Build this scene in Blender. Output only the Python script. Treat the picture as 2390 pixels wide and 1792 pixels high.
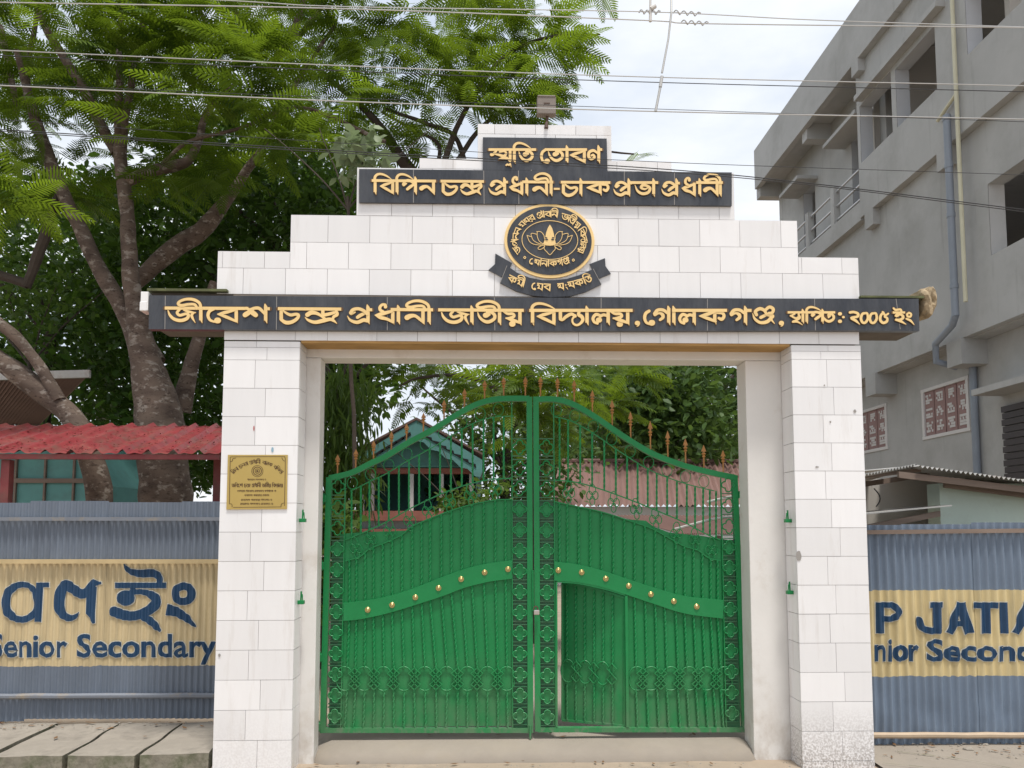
import bpy, bmesh, math, random
import numpy as np
from mathutils import Vector, Matrix, noise
R = math.radians
random.seed(7); rng = np.random.default_rng(11)
for o in list(bpy.data.objects): bpy.data.objects.remove(o)
S = bpy.context.scene
COL = S.collection

# ------------------------------------------------------------------ camera
CAM = Vector((0.0, -5.45, 1.65)); F = 1796.0; PITCH = 4.3; YAW = 1.7
cd = bpy.data.cameras.new('camera'); cam = bpy.data.objects.new('camera', cd); COL.objects.link(cam)
cam.location = CAM; cam.rotation_euler = (R(90 + PITCH), 0, R(-YAW))
cd.sensor_fit = 'HORIZONTAL'; cd.sensor_width = 36; cd.lens = 36 * F / 2390
cd.shift_y = (1100 - 896) / 2390; cd.clip_start = .05; cd.clip_end = 2000
S.camera = cam
# ------------------------------------------------------------------ sky, sun, exposure
SUN_EL, SUN_AZ = R(74), R(160)     # azimuth measured clockwise from +Y
w = bpy.data.worlds.new("World"); S.world = w; w.use_nodes = True
nt = w.node_tree; N = nt.nodes; L = nt.links; N.clear()
out = N.new('ShaderNodeOutputWorld'); bg = N.new('ShaderNodeBackground'); bg.inputs['Strength'].default_value = .105
sky = N.new('ShaderNodeTexSky'); sky.sky_type = 'NISHITA'; sky.sun_disc = False
sky.sun_elevation = SUN_EL; sky.sun_rotation = SUN_AZ; sky.dust_density = 3
tc = N.new('ShaderNodeTexCoord'); mp = N.new('ShaderNodeMapping'); mp.inputs['Scale'].default_value = (1.2, 1.2, 3.2)
nz = N.new('ShaderNodeTexNoise'); nz.inputs['Scale'].default_value = 2.1; nz.inputs['Detail'].default_value = 7; nz.inputs['Roughness'].default_value = .55
cr = N.new('ShaderNodeValToRGB'); cr.color_ramp.elements[0].position = .30; cr.color_ramp.elements[1].position = .62
cr.color_ramp.elements[0].color = (5.0, 5.7, 6.7, 1); cr.color_ramp.elements[1].color = (8.0, 8.2, 8.5, 1)
mx = N.new('ShaderNodeMix'); mx.data_type = 'RGBA'; mx.inputs[0].default_value = .88
L.new(tc.outputs['Generated'], mp.inputs[0]); L.new(mp.outputs[0], nz.inputs['Vector']); L.new(nz.outputs[0], cr.inputs[0])
L.new(sky.outputs[0], mx.inputs[6]); L.new(cr.outputs[0], mx.inputs[7]); L.new(mx.outputs[2], bg.inputs['Color']); L.new(bg.outputs[0], out.inputs[0])
sd = bpy.data.lights.new('sun', 'SUN'); so = bpy.data.objects.new('sun', sd); COL.objects.link(so)
sd.energy = 3.0; sd.angle = R(9); sd.color = (1, .96, .9)
sdir = Vector((math.sin(SUN_AZ) * math.cos(SUN_EL), math.cos(SUN_AZ) * math.cos(SUN_EL), math.sin(SUN_EL)))
so.rotation_euler = sdir.to_track_quat('Z', 'Y').to_euler()
S.view_settings.view_transform = 'Standard'; S.view_settings.look = 'None'; S.view_settings.exposure = .42; S.view_settings.gamma = 1
S.cycles.use_denoising = True; S.cycles.denoising_prefilter = 'NONE'; S.cycles.max_bounces = 6; S.cycles.diffuse_bounces = 3; S.cycles.transmission_bounces = 3; S.cycles.glossy_bounces = 2

# ------------------------------------------------------------------ helpers
CR = Matrix.Rotation(R(-YAW), 3, 'Z') @ Matrix.Rotation(R(90 + PITCH), 3, 'X')
def P(x, y, Y=None, X=None, Z=None):
    """photo direction (x,y) met with a real plane of the place (Y=, X= or Z= constant)"""
    d = CR @ Vector(((x - 1195) / F, (1100 - y) / F, -1))
    t = (Y - CAM.y) / d.y if Y is not None else (X - CAM.x) / d.x if X is not None else (Z - CAM.z) / d.z
    return CAM + d * t

def thing(name, label, cat, loc=(0, 0, 0), group=None):
    o = bpy.data.objects.new(name, None); COL.objects.link(o); o.location = loc; o.empty_display_size = .1
    o['label'] = label; o['category'] = cat
    if group: o['group'] = group
    return o
def tag(o, label, cat, group=None):
    o['label'] = label; o['category'] = cat
    if group: o['group'] = group
    return o
def base(o):
    v = Vector((0, 0, 0))
    while o: v += o.location; o = o.parent
    return v
class MB:
    def __init__(s): s.v = []; s.f = []; s.m = []; s.mi = 0
    def add(s, vs, fs):
        n = len(s.v); s.v += [tuple(v) for v in vs]
        for f in fs: s.f.append([i + n for i in f]); s.m.append(s.mi)
        return s
    def box(s, x0, x1, y0, y1, z0, z1, tilt=0):
        vs = [(x, y, z) for z in (z0, z1) for y in (y0, y1) for x in (x0, x1)]
        return s.add(vs, [(0, 2, 3, 1), (4, 5, 7, 6), (0, 1, 5, 4), (2, 6, 7, 3), (0, 4, 6, 2), (1, 3, 7, 5)])
    def hexa(s, a):   # eight corners: four below (ring), four above (ring)
        return s.add(a, [(3, 2, 1, 0), (4, 5, 6, 7), (0, 1, 5, 4), (1, 2, 6, 5), (2, 3, 7, 6), (3, 0, 4, 7)])
    def bbox(s, x0, x1, y0, y1, z0, z1, b=.006):
        """bevelled box"""
        bm = bmesh.new(); bmesh.ops.create_cube(bm, size=1)
        for v in bm.verts: v.co = Vector(((x0 + x1) / 2 + v.co.x * (x1 - x0), (y0 + y1) / 2 + v.co.y * (y1 - y0), (z0 + z1) / 2 + v.co.z * (z1 - z0)))
        bmesh.ops.bevel(bm, geom=bm.edges[:], offset=b, segments=2, affect='EDGES', profile=.5)
        s.bm(bm); return s
    def bm(s, bm):
        bm.verts.index_update(); s.add([v.co[:] for v in bm.verts], [[v.index for v in f.verts] for f in bm.faces]); bm.free(); return s
    def tube(s, pts, r, n=6, closed=False, cap=True, square=False, twist=0):
        pts = [Vector(p) for p in pts]; k = len(pts); rs = r if isinstance(r, (list, tuple)) else [r] * k
        vs = []; u = None
        for i, p in enumerate(pts):
            a = pts[(i - 1) % k] if (closed or i) else p; b = pts[(i + 1) % k] if (closed or i < k - 1) else p
            t = (b - a).normalized() if (b - a).length > 1e-9 else Vector((0, 0, 1))
            if u is None: u = t.orthogonal().normalized() if abs(t.y) > .9 else (Vector((0, 1, 0)) - t * t.y).normalized()
            u = (u - t * u.dot(t)).normalized(); q = t.cross(u)
            for j in range(n):
                an = 2 * math.pi * (j + .5) / n + twist * i
                vs.append(p + (u * math.cos(an) + q * math.sin(an)) * rs[i])
        fs = []
        for i in range(k if closed else k - 1):
            for j in range(n):
                a = i * n + j; b = i * n + (j + 1) % n; c = ((i + 1) % k) * n + (j + 1) % n; d = ((i + 1) % k) * n + j
                fs.append((a, d, c, b))
        if cap and not closed: fs += [tuple(range(n)), tuple(range((k - 1) * n, k * n))[::-1]]
        return s.add(vs, fs)
    def lathe(s, c, prof, n=16, axis='Y'):
        """profile [(radius, offset along axis)] about centre c"""
        vs = []; c = Vector(c)
        for r_, h in prof:
            for j in range(n):
                a = 2 * math.pi * j / n
                if axis == 'Y': vs.append(c + Vector((r_ * math.cos(a), h, r_ * math.sin(a))))
                else: vs.append(c + Vector((r_ * math.cos(a), r_ * math.sin(a), h)))
        fs = [(i * n + j, i * n + (j + 1) % n, (i + 1) * n + (j + 1) % n, (i + 1) * n + j) for i in range(len(prof) - 1) for j in range(n)]
        fs += [tuple(range(n))[::-1], tuple(range((len(prof) - 1) * n, len(prof) * n))]
        return s.add(vs, fs)
    def prism(s, poly, y0, y1):
        """polygon of (x,z), front at y0, back at y1"""
        n = len(poly)
        bm = bmesh.new(); fv = [bm.verts.new((x, y0, z)) for x, z in poly]; bv = [bm.verts.new((x, y1, z)) for x, z in poly]
        bm.faces.new(fv); bm.faces.new(bv[::-1])
        for i in range(n): bm.faces.new((fv[i], bv[i], bv[(i + 1) % n], fv[(i + 1) % n]))
        bmesh.ops.triangulate(bm, faces=[f for f in bm.faces if len(f.verts) > 4]); bmesh.ops.recalc_face_normals(bm, faces=bm.faces[:])
        return s.bm(bm)
    def build(s, name, mat, parent=None, smooth=False, loc=None):
        me = bpy.data.meshes.new(name); off = base(parent) if parent else Vector(loc or (0, 0, 0))
        me.from_pydata([(v[0] - off.x, v[1] - off.y, v[2] - off.z) for v in s.v], [], s.f)
        for m_ in (mat if isinstance(mat, (list, tuple)) else [mat]): me.materials.append(m_)
        if isinstance(mat, (list, tuple)): me.polygons.foreach_set('material_index', s.m)
        if smooth:
            me.polygons.foreach_set('use_smooth', [True] * len(me.polygons))
            try: me.set_sharp_from_angle(angle=R(40))
            except Exception: pass
        me.update()
        o = bpy.data.objects.new(name, me); COL.objects.link(o)
        if parent: o.parent = parent
        elif loc: o.location = loc
        return o
def catmull(pts, n=6, closed=False):
    pts = [np.array(p, float) for p in pts]; k = len(pts)
    if k < 3 and not closed: return [pts[0] + (pts[-1] - pts[0]) * t / n for t in range(n + 1)]
    o = []
    for i in range(k if closed else k - 1):
        p1, p2 = pts[i], pts[(i + 1) % k]
        p0 = pts[(i - 1) % k] if (closed or i > 0) else 2 * p1 - p2
        p3 = pts[(i + 2) % k] if (closed or i < k - 2) else 2 * p2 - p1
        for j in range(n):
            t = j / n
            o.append(.5 * (2 * p1 + (p2 - p0) * t + (2 * p0 - 5 * p1 + 4 * p2 - p3) * t * t + (3 * p1 - p0 - 3 * p2 + p3) * t ** 3))
    if not closed: o.append(pts[-1])
    return o

# ------------------------------------------------------------------ materials
def mat(name, col, rough=.7, var=.0, scale=6, metal=0, bump=0, bscale=40, dirt=None, dscale=3, dlo=.5, dhi=.75, spec=.5, stretch=(1, 1, 1), trans=None):
    m = bpy.data.materials.new(name); m.use_nodes = True; t = m.node_tree; n = t.nodes; l = t.links
    b = n['Principled BSDF']; b.inputs['Roughness'].default_value = rough; b.inputs['Metallic'].default_value = metal; b.inputs['Specular IOR Level'].default_value = spec
    tcn = n.new('ShaderNodeTexCoord'); mpn = n.new('ShaderNodeMapping'); mpn.inputs['Scale'].default_value = stretch; l.new(tcn.outputs['Object'], mpn.inputs[0])
    c = n.new('ShaderNodeRGB'); c.outputs[0].default_value = (*col, 1); cur = c.outputs[0]
    if var:
        z = n.new('ShaderNodeTexNoise'); z.inputs['Scale'].default_value = scale; z.inputs['Detail'].default_value = 6; z.inputs['Roughness'].default_value = .65; l.new(mpn.outputs[0], z.inputs['Vector'])
        r_ = n.new('ShaderNodeMapRange'); r_.inputs[1].default_value = .25; r_.inputs[2].default_value = .75; r_.inputs[3].default_value = 1 - var; r_.inputs[4].default_value = 1 + var; l.new(z.outputs[0], r_.inputs[0])
        mm = n.new('ShaderNodeMix'); mm.data_type = 'RGBA'; mm.blend_type = 'MULTIPLY'; mm.inputs[0].default_value = 1; l.new(cur, mm.inputs[6]); l.new(r_.outputs[0], mm.inputs[7]); cur = mm.outputs[2]
    if dirt:
        z = n.new('ShaderNodeTexNoise'); z.inputs['Scale'].default_value = dscale; z.inputs['Detail'].default_value = 8; z.inputs['Roughness'].default_value = .7; l.new(mpn.outputs[0], z.inputs['Vector'])
        r_ = n.new('ShaderNodeMapRange'); r_.inputs[1].default_value = dlo; r_.inputs[2].default_value = dhi; l.new(z.outputs[0], r_.inputs[0])
        mm = n.new('ShaderNodeMix'); mm.data_type = 'RGBA'; l.new(r_.outputs[0], mm.inputs[0]); l.new(cur, mm.inputs[6]); mm.inputs[7].default_value = (*dirt, 1); cur = mm.outputs[2]
    m['cur'] = 0
    l.new(cur, b.inputs['Base Color'])
    if bump:
        z = n.new('ShaderNodeTexNoise'); z.inputs['Scale'].default_value = bscale; z.inputs['Detail'].default_value = 5; l.new(tcn.outputs['Object'], z.inputs['Vector'])
        bn = n.new('ShaderNodeBump'); bn.inputs['Strength'].default_value = bump; bn.inputs['Distance'].default_value = .01; l.new(z.outputs[0], bn.inputs['Height']); l.new(bn.outputs[0], b.inputs['Normal'])
    return m
def band_mat(name, c0, c1, z0, z1, wob=.012):
    """blue sheet with a painted cream band between two heights (world z), ragged edge, streaks"""
    m = mat(name, c0, .55, .16, 5, stretch=(1, 1, .25), dirt=tuple(x * .55 for x in c0), dscale=2.2, dlo=.56, dhi=.85)
    t = m.node_tree; n = t.nodes; l = t.links; b = n['Principled BSDF']; src = b.inputs['Base Color'].links[0].from_socket
    g = n.new('ShaderNodeNewGeometry'); sp = n.new('ShaderNodeSeparateXYZ'); l.new(g.outputs['Position'], sp.inputs[0])
    z = n.new('ShaderNodeTexNoise'); z.inputs['Scale'].default_value = 14; l.new(g.outputs['Position'], z.inputs['Vector'])
    a = n.new('ShaderNodeMath'); a.operation = 'MULTIPLY_ADD'; l.new(z.outputs[0], a.inputs[0]); a.inputs[1].default_value = wob * 2; l.new(sp.outputs[2], a.inputs[2])
    def cmp(op, v):
        q = n.new('ShaderNodeMath'); q.operation = op; l.new(a.outputs[0], q.inputs[0]); q.inputs[1].default_value = v; return q.outputs[0]
    mu = n.new('ShaderNodeMath'); mu.operation = 'MULTIPLY'; l.new(cmp('GREATER_THAN', z0 + wob), mu.inputs[0]); l.new(cmp('LESS_THAN', z1 + wob), mu.inputs[1])
    zz = n.new('ShaderNodeTexNoise'); zz.inputs['Scale'].default_value = 9; zz.inputs['Detail'].default_value = 7; mpn = n.new('ShaderNodeMapping'); mpn.inputs['Scale'].default_value = (2.2, 1, .22); l.new(g.outputs['Position'], mpn.inputs[0]); l.new(mpn.outputs[0], zz.inputs['Vector'])
    rr = n.new('ShaderNodeValToRGB'); rr.color_ramp.elements[0].position = .3; rr.color_ramp.elements[1].position = .6
    rr.color_ramp.elements[0].color = (*[x * .72 for x in c1], 1); rr.color_ramp.elements[1].color = (*c1, 1); l.new(zz.outputs[0], rr.inputs[0])
    mm = n.new('ShaderNodeMix'); mm.data_type = 'RGBA'; l.new(mu.outputs[0], mm.inputs[0]); l.new(src, mm.inputs[6]); l.new(rr.outputs[0], mm.inputs[7]); l.new(mm.outputs[2], b.inputs['Base Color'])
    return m
def leaf_mat(name, c0, c1, trans=.4, tcol=(.3, .45, .05), rough=.5):
    m = bpy.data.materials.new(name); m.use_nodes = True; t = m.node_tree; n = t.nodes; l = t.links; b = n['Principled BSDF']; b.inputs['Roughness'].default_value = rough; b.inputs['Specular IOR Level'].default_value = .16
    at = n.new('ShaderNodeAttribute'); at.attribute_name = 'tint'
    mm = n.new('ShaderNodeMix'); mm.data_type = 'RGBA'; l.new(at.outputs['Fac'], mm.inputs[0]); mm.inputs[6].default_value = (*c0, 1); mm.inputs[7].default_value = (*c1, 1); l.new(mm.outputs[2], b.inputs['Base Color'])
    tr = n.new('ShaderNodeBsdfTranslucent'); m2 = n.new('ShaderNodeMix'); m2.data_type = 'RGBA'; l.new(at.outputs['Fac'], m2.inputs[0]); m2.inputs[6].default_value = (*[x * .6 for x in tcol], 1); m2.inputs[7].default_value = (*tcol, 1); l.new(m2.outputs[2], tr.inputs[0])
    ms = n.new('ShaderNodeMixShader'); ms.inputs[0].default_value = trans; l.new(b.outputs[0], ms.inputs[1]); l.new(tr.outputs[0], ms.inputs[2]); l.new(ms.outputs[0], n['Material Output'].inputs[0])
    return m
def tile_mat():
    m = mat('white_tile', (.8, .79, .79), .2, .03, 3, dirt=(.52, .47, .42), dscale=2.2, dlo=.55, dhi=.95, stretch=(3, 3, .35))
    t = m.node_tree; n = t.nodes; l = t.links; b = n['Principled BSDF']; src = b.inputs['Base Color'].links[0].from_socket
    g = n.new('ShaderNodeNewGeometry'); r_ = n.new('ShaderNodeMapRange'); r_.inputs[3].default_value = .93; r_.inputs[4].default_value = 1.04; l.new(g.outputs['Random Per Island'], r_.inputs[0])
    mm = n.new('ShaderNodeMix'); mm.data_type = 'RGBA'; mm.blend_type = 'MULTIPLY'; mm.inputs[0].default_value = 1; l.new(src, mm.inputs[6]); l.new(r_.outputs[0], mm.inputs[7])
    # road splash on the lowest courses
    sp = n.new('ShaderNodeSeparateXYZ'); l.new(g.outputs['Position'], sp.inputs[0])
    zr = n.new('ShaderNodeMapRange'); zr.inputs[1].default_value = .05; zr.inputs[2].default_value = .42; zr.inputs[3].default_value = .62; zr.inputs[4].default_value = 0; l.new(sp.outputs[2], zr.inputs[0])
    z = n.new('ShaderNodeTexNoise'); z.inputs['Scale'].default_value = 70; z.inputs['Detail'].default_value = 6; l.new(g.outputs['Position'], z.inputs['Vector'])
    z2 = n.new('ShaderNodeMapRange'); z2.inputs[1].default_value = .38; z2.inputs[2].default_value = .6; l.new(z.outputs[0], z2.inputs[0])
    xr = n.new('ShaderNodeMapRange'); xr.inputs[1].default_value = 1; xr.inputs[2].default_value = 1.2; xr.inputs[3].default_value = .22; l.new(sp.outputs[0], xr.inputs[0])
    m0 = n.new('ShaderNodeMath'); m0.operation = 'MULTIPLY'; l.new(xr.outputs[0], m0.inputs[0]); l.new(zr.outputs[0], m0.inputs[1])
    mu = n.new('ShaderNodeMath'); mu.operation = 'MULTIPLY'; l.new(m0.outputs[0], mu.inputs[0]); l.new(z2.outputs[0], mu.inputs[1])
    m3 = n.new('ShaderNodeMix'); m3.data_type = 'RGBA'; l.new(mu.outputs[0], m3.inputs[0]); l.new(mm.outputs[2], m3.inputs[6]); m3.inputs[7].default_value = (.2, .16, .13, 1)
    l.new(m3.outputs[2], b.inputs['Base Color'])
    return m
M = dict(
    tile=tile_mat(), grout=mat('grout', (.47, .4, .33), .9),
    granite=mat('black_granite', (.03, .033, .042), .32, .35, 30, dirt=(.085, .088, .095), dscale=2.5, dlo=.42, dhi=.8, stretch=(2, 1, .5)),
    gold=mat('gold_inlay', (.82, .58, .25), .45, .1, 8), goldedge=mat('gold_dark_edge', (.11, .055, .02), .6),  # dark brown outline of the gold letters
    white=mat('white_plaster', (.72, .7, .67), .8, .04, 4, dirt=(.45, .38, .3), dscale=2.2, dlo=.55, dhi=.95, bump=.08, bscale=25),
    ply=mat('stained_plywood', (.42, .25, .09), .8, .3, 7, stretch=(.4, 1, 2), dirt=(.12, .06, .03), dscale=5, dlo=.58, dhi=.75),
    green=mat('green_paint', (.009, .21, .06), .42, .12, 5, dirt=(.03, .2, .078), dscale=2.5, dlo=.52, dhi=1.0, spec=.35),
    greend=mat('shaded_dusty_green', (.03, .14, .06), .55, .15, 8, dirt=(.08, .12, .08), dscale=9, dlo=.5, dhi=.85),  # gate green with the shade between bars mixed in, plus dust
    ochre=mat('orange_gold_paint', (.36, .165, .042), .5, .2, 15),
    brass=mat('brass', (.56, .4, .13), .35, .06, 4, metal=.75), brassdark=mat('engraved_brown', (.1, .055, .018), .6),
    stud=mat('brass_stud', (.5, .4, .17), .35, .1, 30, metal=.75),
    conc=mat('grey_cement_render', (.44, .438, .43), .88, .12, .8, bump=.12, bscale=9, dirt=(.33, .325, .31), dscale=.9, dlo=.48, dhi=.8),
    concl=mat('pale_cement_reveal', (.5, .51, .53), .85, .06, 3), inner=mat('room_plaster', (.5, .47, .43), .9, .1, 1),
    steel=mat('steel_rail', (.55, .55, .55), .35, .05, 5, metal=.7),
    pipeb=mat('grey_blue_pipe', (.25, .28, .33), .5, .08, 4), pipec=mat('cream_pipe', (.6, .57, .42), .5, .08, 4),
    lat=mat('lattice_pink', (.3, .19, .18), .8, .1, 8), latw=mat('lattice_white', (.65, .63, .62), .8),
    shutter=mat('brown_shutter', (.05, .04, .04), .5), dark=mat('dark_void', (.012, .012, .012), .9),
    red=mat('red_sheet', (.2, .022, .026), .5, .2, 4, dirt=(.13, .06, .045), dscale=5, dlo=.48, dhi=.7),
    rust=mat('rust_red_roof', (.2, .115, .096), .75, .15, 1.5, stretch=(2, .3, .3)), brownroof=mat('brown_sheet', (.16, .1, .085), .7, .2, 3),
    tin=mat('weathered_tin', (.42, .41, .39), .5, .2, 3, metal=.2, dirt=(.22, .13, .09), dscale=3, dlo=.55, dhi=.8),
    wood=mat('grey_timber', (.2, .15, .12), .85, .25, 5, stretch=(.3, 1, 3)), bamboo=mat('bamboo', (.42, .32, .22), .6, .15, 6),
    teal=mat('teal_wall', (.11, .29, .275), .75, .12, 3, dirt=(.1, .2, .19), dscale=4, dlo=.5, dhi=.85), tealblue=mat('pale_blue_wall', (.3, .46, .47), .8, .08, 3),
    mint=mat('mint_wall', (.52, .62, .56), .85, .08, 2, dirt=(.4, .45, .4), dscale=3, dlo=.55, dhi=.9), pinkc=mat('red_ledge', (.33, .13, .1), .8, .15, 4), whitew=mat('white_wall', (.62, .63, .64), .85, .06, 3),
    blue=mat('blue_letter_paint', (.008, .045, .11), .5, .15, 8), pale=mat('pale_letter_edge', (.62, .6, .52), .6),
    railb=mat('blue_grey_rail', (.17, .185, .215), .6, .15, 5), railc=mat('cream_rail', (.5, .38, .2), .6, .2, 5),
    wire=mat('bare_aluminium_wire', (.5, .49, .47), .45, metal=.5), wired=mat('dark_cable', (.03, .03, .032), .6),
    iron=mat('rusty_iron', (.09, .05, .035), .7, .3, 30), grey=mat('grey_housing', (.2, .165, .14), .6, .12, 8), porc=mat('porcelain', (.6, .58, .55), .3),
    bark=mat('pale_bark', (.15, .108, .082), .9, .4, 9, bump=.5, bscale=30, dirt=(.06, .04, .031), dscale=4.5, dlo=.4, dhi=.64, stretch=(1, 1, 1.9)),
    barkd=mat('dark_bark', (.06, .045, .035), .9, .3, 8, bump=.4, bscale=25),
    slab=mat('concrete_slab', (.27, .24, .2), .9, .2, 3, bump=.2, bscale=30, dirt=(.17, .15, .125), dscale=4, dlo=.5, dhi=.75), slabside=mat('mossy_slab_side', (.22, .2, .155), .95, .3, 12, bump=.6, bscale=30, dirt=(.1, .11, .06), dscale=7, dlo=.45, dhi=.65),
    rock=mat('broken_masonry', (.35, .27, .17), .95, .35, 18, bump=.8, bscale=40), moss=mat('mossy_cement', (.1, .11, .05), .95, .4, 14),
    under=mat('shade_toned_concrete', (.13, .11, .09), .95, .3, 6),  # slab concrete darkened in colour for the shade beneath it
    ground=mat('dusty_road', (.33, .265, .2), .95, .13, 1.6, bump=.25, bscale=18, dirt=(.21, .18, .15), dscale=1.3, dlo=.5, dhi=.72),
    ramp=mat('worn_concrete', (.265, .23, .19), .92, .12, 2.5, bump=.25, bscale=22, dirt=(.28, .24, .19), dscale=3, dlo=.5, dhi=.75),
    chrome=mat('lock_steel', (.5, .48, .45), .3, metal=.8), red_mark=mat('red_mark', (.4, .03, .03), .6), bluemark=mat('blue_mark', (.25, .4, .5), .6), smudge=mat('grey_smudge', (.3, .28, .26), .8),
    fla=leaf_mat('flamboyant_leaf', (.016, .052, .013), (.105, .165, .013), .38, (.27, .4, .024)),
    dk=leaf_mat('dark_broad_leaf', (.02, .042, .01), (.06, .12, .022), .26, (.22, .4, .05), .4),
    ash=leaf_mat('hanging_leaf', (.035, .07, .014), (.1, .16, .035), .3, (.25, .4, .06), .4),
    mid=leaf_mat('mid_leaf', (.03, .065, .018), (.075, .13, .035), .25, (.2, .33, .06), .45),
    palel=leaf_mat('pale_leaf', (.16, .2, .11), (.3, .36, .22), .3, (.3, .4, .2), .45),
)

def overlay(m, col, scale, lo, hi, stretch=(1, 1, 1), z0=None, z1=None, amt=1., bump=0):
    """patches of another tone (lichen, dust, splash); z0..z1: settles from full at z0 to nothing at z1"""
    t = m.node_tree; n = t.nodes; l = t.links; b = n['Principled BSDF']; src = b.inputs['Base Color'].links[0].from_socket
    g = n.new('ShaderNodeNewGeometry'); mp_ = n.new('ShaderNodeMapping'); mp_.inputs['Scale'].default_value = stretch; l.new(g.outputs['Position'], mp_.inputs[0])
    z = n.new('ShaderNodeTexNoise'); z.inputs['Scale'].default_value = scale; z.inputs['Detail'].default_value = 8; z.inputs['Roughness'].default_value = .62; l.new(mp_.outputs[0], z.inputs['Vector'])
    k = n.new('ShaderNodeMapRange'); k.inputs[1].default_value = lo; k.inputs[2].default_value = hi; k.inputs[4].default_value = amt; l.new(z.outputs[0], k.inputs[0]); f = k.outputs[0]
    if z0 is not None:
        sp = n.new('ShaderNodeSeparateXYZ'); l.new(g.outputs['Position'], sp.inputs[0]); q = n.new('ShaderNodeMapRange'); q.inputs[1].default_value = z0; q.inputs[2].default_value = z1; q.inputs[3].default_value = 1; q.inputs[4].default_value = 0; l.new(sp.outputs[2], q.inputs[0])
        mu = n.new('ShaderNodeMath'); mu.operation = 'MULTIPLY'; l.new(f, mu.inputs[0]); l.new(q.outputs[0], mu.inputs[1]); f = mu.outputs[0]
    mm = n.new('ShaderNodeMix'); mm.data_type = 'RGBA'; l.new(f, mm.inputs[0]); l.new(src, mm.inputs[6]); mm.inputs[7].default_value = (*col, 1); l.new(mm.outputs[2], b.inputs['Base Color'])
overlay(M['bark'], (.33, .29, .25), 9, .54, .62, (1, 1, 1.6), amt=.6); overlay(M['bark'], (.045, .028, .02), 16, .57, .63, (1, 1, 2.4), amt=.85)
overlay(M['green'], (.16, .19, .13), 7, .3, .75, (1, 1, .5), .12, .75, .65); overlay(M['green'], (.2, .19, .16), 22, .5, .62, (1, 1, .6), .10, .22, .8)
overlay(M['white'], (.36, .29, .22), 9, .38, .68, (1, 1, .7), -.05, .5, .85); overlay(M['conc'], (.47, .465, .455), 3.5, .6, .72, (1, 1.5, .5), amt=.35); overlay(M['conc'], (.2, .195, .185), 2.2, .6, .78, (1, 3, .22), amt=.45)
overlay(M['railb'], (.26, .22, .17), 8, .5, .7); overlay(M['red'], (.3, .1, .08), 3, .5, .75, amt=.6)
# ------------------------------------------------------------------ ground
def grid_sheet(name, x0, x1, y0, y1, nx, ny, z, m, amp=.004, kind='structure'):
    xs = np.linspace(x0, x1, nx + 1); ys = np.linspace(y0, y1, ny + 1); b = MB()
    vs = [(x, y, z + amp * noise.noise((x * 2.3, y * 2.3, 0)) * 2) for y in ys for x in xs]
    b.add(vs, [(j * (nx + 1) + i, j * (nx + 1) + i + 1, (j + 1) * (nx + 1) + i + 1, (j + 1) * (nx + 1) + i) for j in range(ny) for i in range(nx)])
    o = b.build(name, m, smooth=True); o['kind'] = kind; return o
b = MB(); b.add([(-400, -60, -.012), (400, -60, -.012), (400, 700, -.012), (-400, 700, -.012)], [(0, 1, 2, 3)])
g = b.build('ground', M['ground']); g['kind'] = 'structure'
# concrete apron that rises to the gate, rounded at both ends
DX0, DX1 = P(712, 1740, .3).x, P(1790, 1740, .3).x
b = MB(); n = 40; prof = [(0, -.02), (.012, .02), (.07, .06), (.17, .088), (.35, .098), (3.2, .1)]
cols = []
for i in range(n + 1):
    t = i / n; x = DX0 + t * (DX1 - DX0); e = min(1, min(t, 1 - t) / .05); front = .17 + .2 * (1 - e) ** 2 + .02 * noise.noise((x * 3, 0, 5))
    cols.append([(x + (.0 if e == 1 else 0), front + dy, dz * (.3 + .7 * e) if dy < 1 else dz) for dy, dz in prof])
vs = [p for c in cols for p in c]; k = len(prof)
b.add(vs, [(i * k + j, (i + 1) * k + j, (i + 1) * k + j + 1, i * k + j + 1) for i in range(n) for j in range(k - 1)])
o = b.build('driveway', M['ramp'], smooth=True); o['kind'] = 'structure'
o = grid_sheet('pavement', 2.72, 9, -1.6, .56, 40, 16, .012, M['ramp'], .004)
# cracks in the pavement are narrow recessed seams of dirt
b = MB()
for pts in ([(2.75, -.02), (3.2, -.2), (3.55, -.32), (4.2, -.5)], [(3.0, .25), (3.4, .02), (3.62, -.3), (3.7, -.9)], [(4.0, .3), (4.35, -.2), (4.6, -.8)]):
    q = catmull([(x, y) for x, y in pts], 6)
    for a, c in zip(q[:-1], q[1:]):
        d = np.array(c) - a; nn = np.array([-d[1], d[0]]) / (np.hypot(*d) + 1e-9) * random.uniform(.001, .005)
        b.add([(*(a - nn), .024), (*(a + nn), .024), (*(c + nn), .024), (*(c - nn), .024)], [(0, 3, 2, 1)])
o = b.build('pavement_crack', M['moss']); o['kind'] = 'structure'
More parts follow.
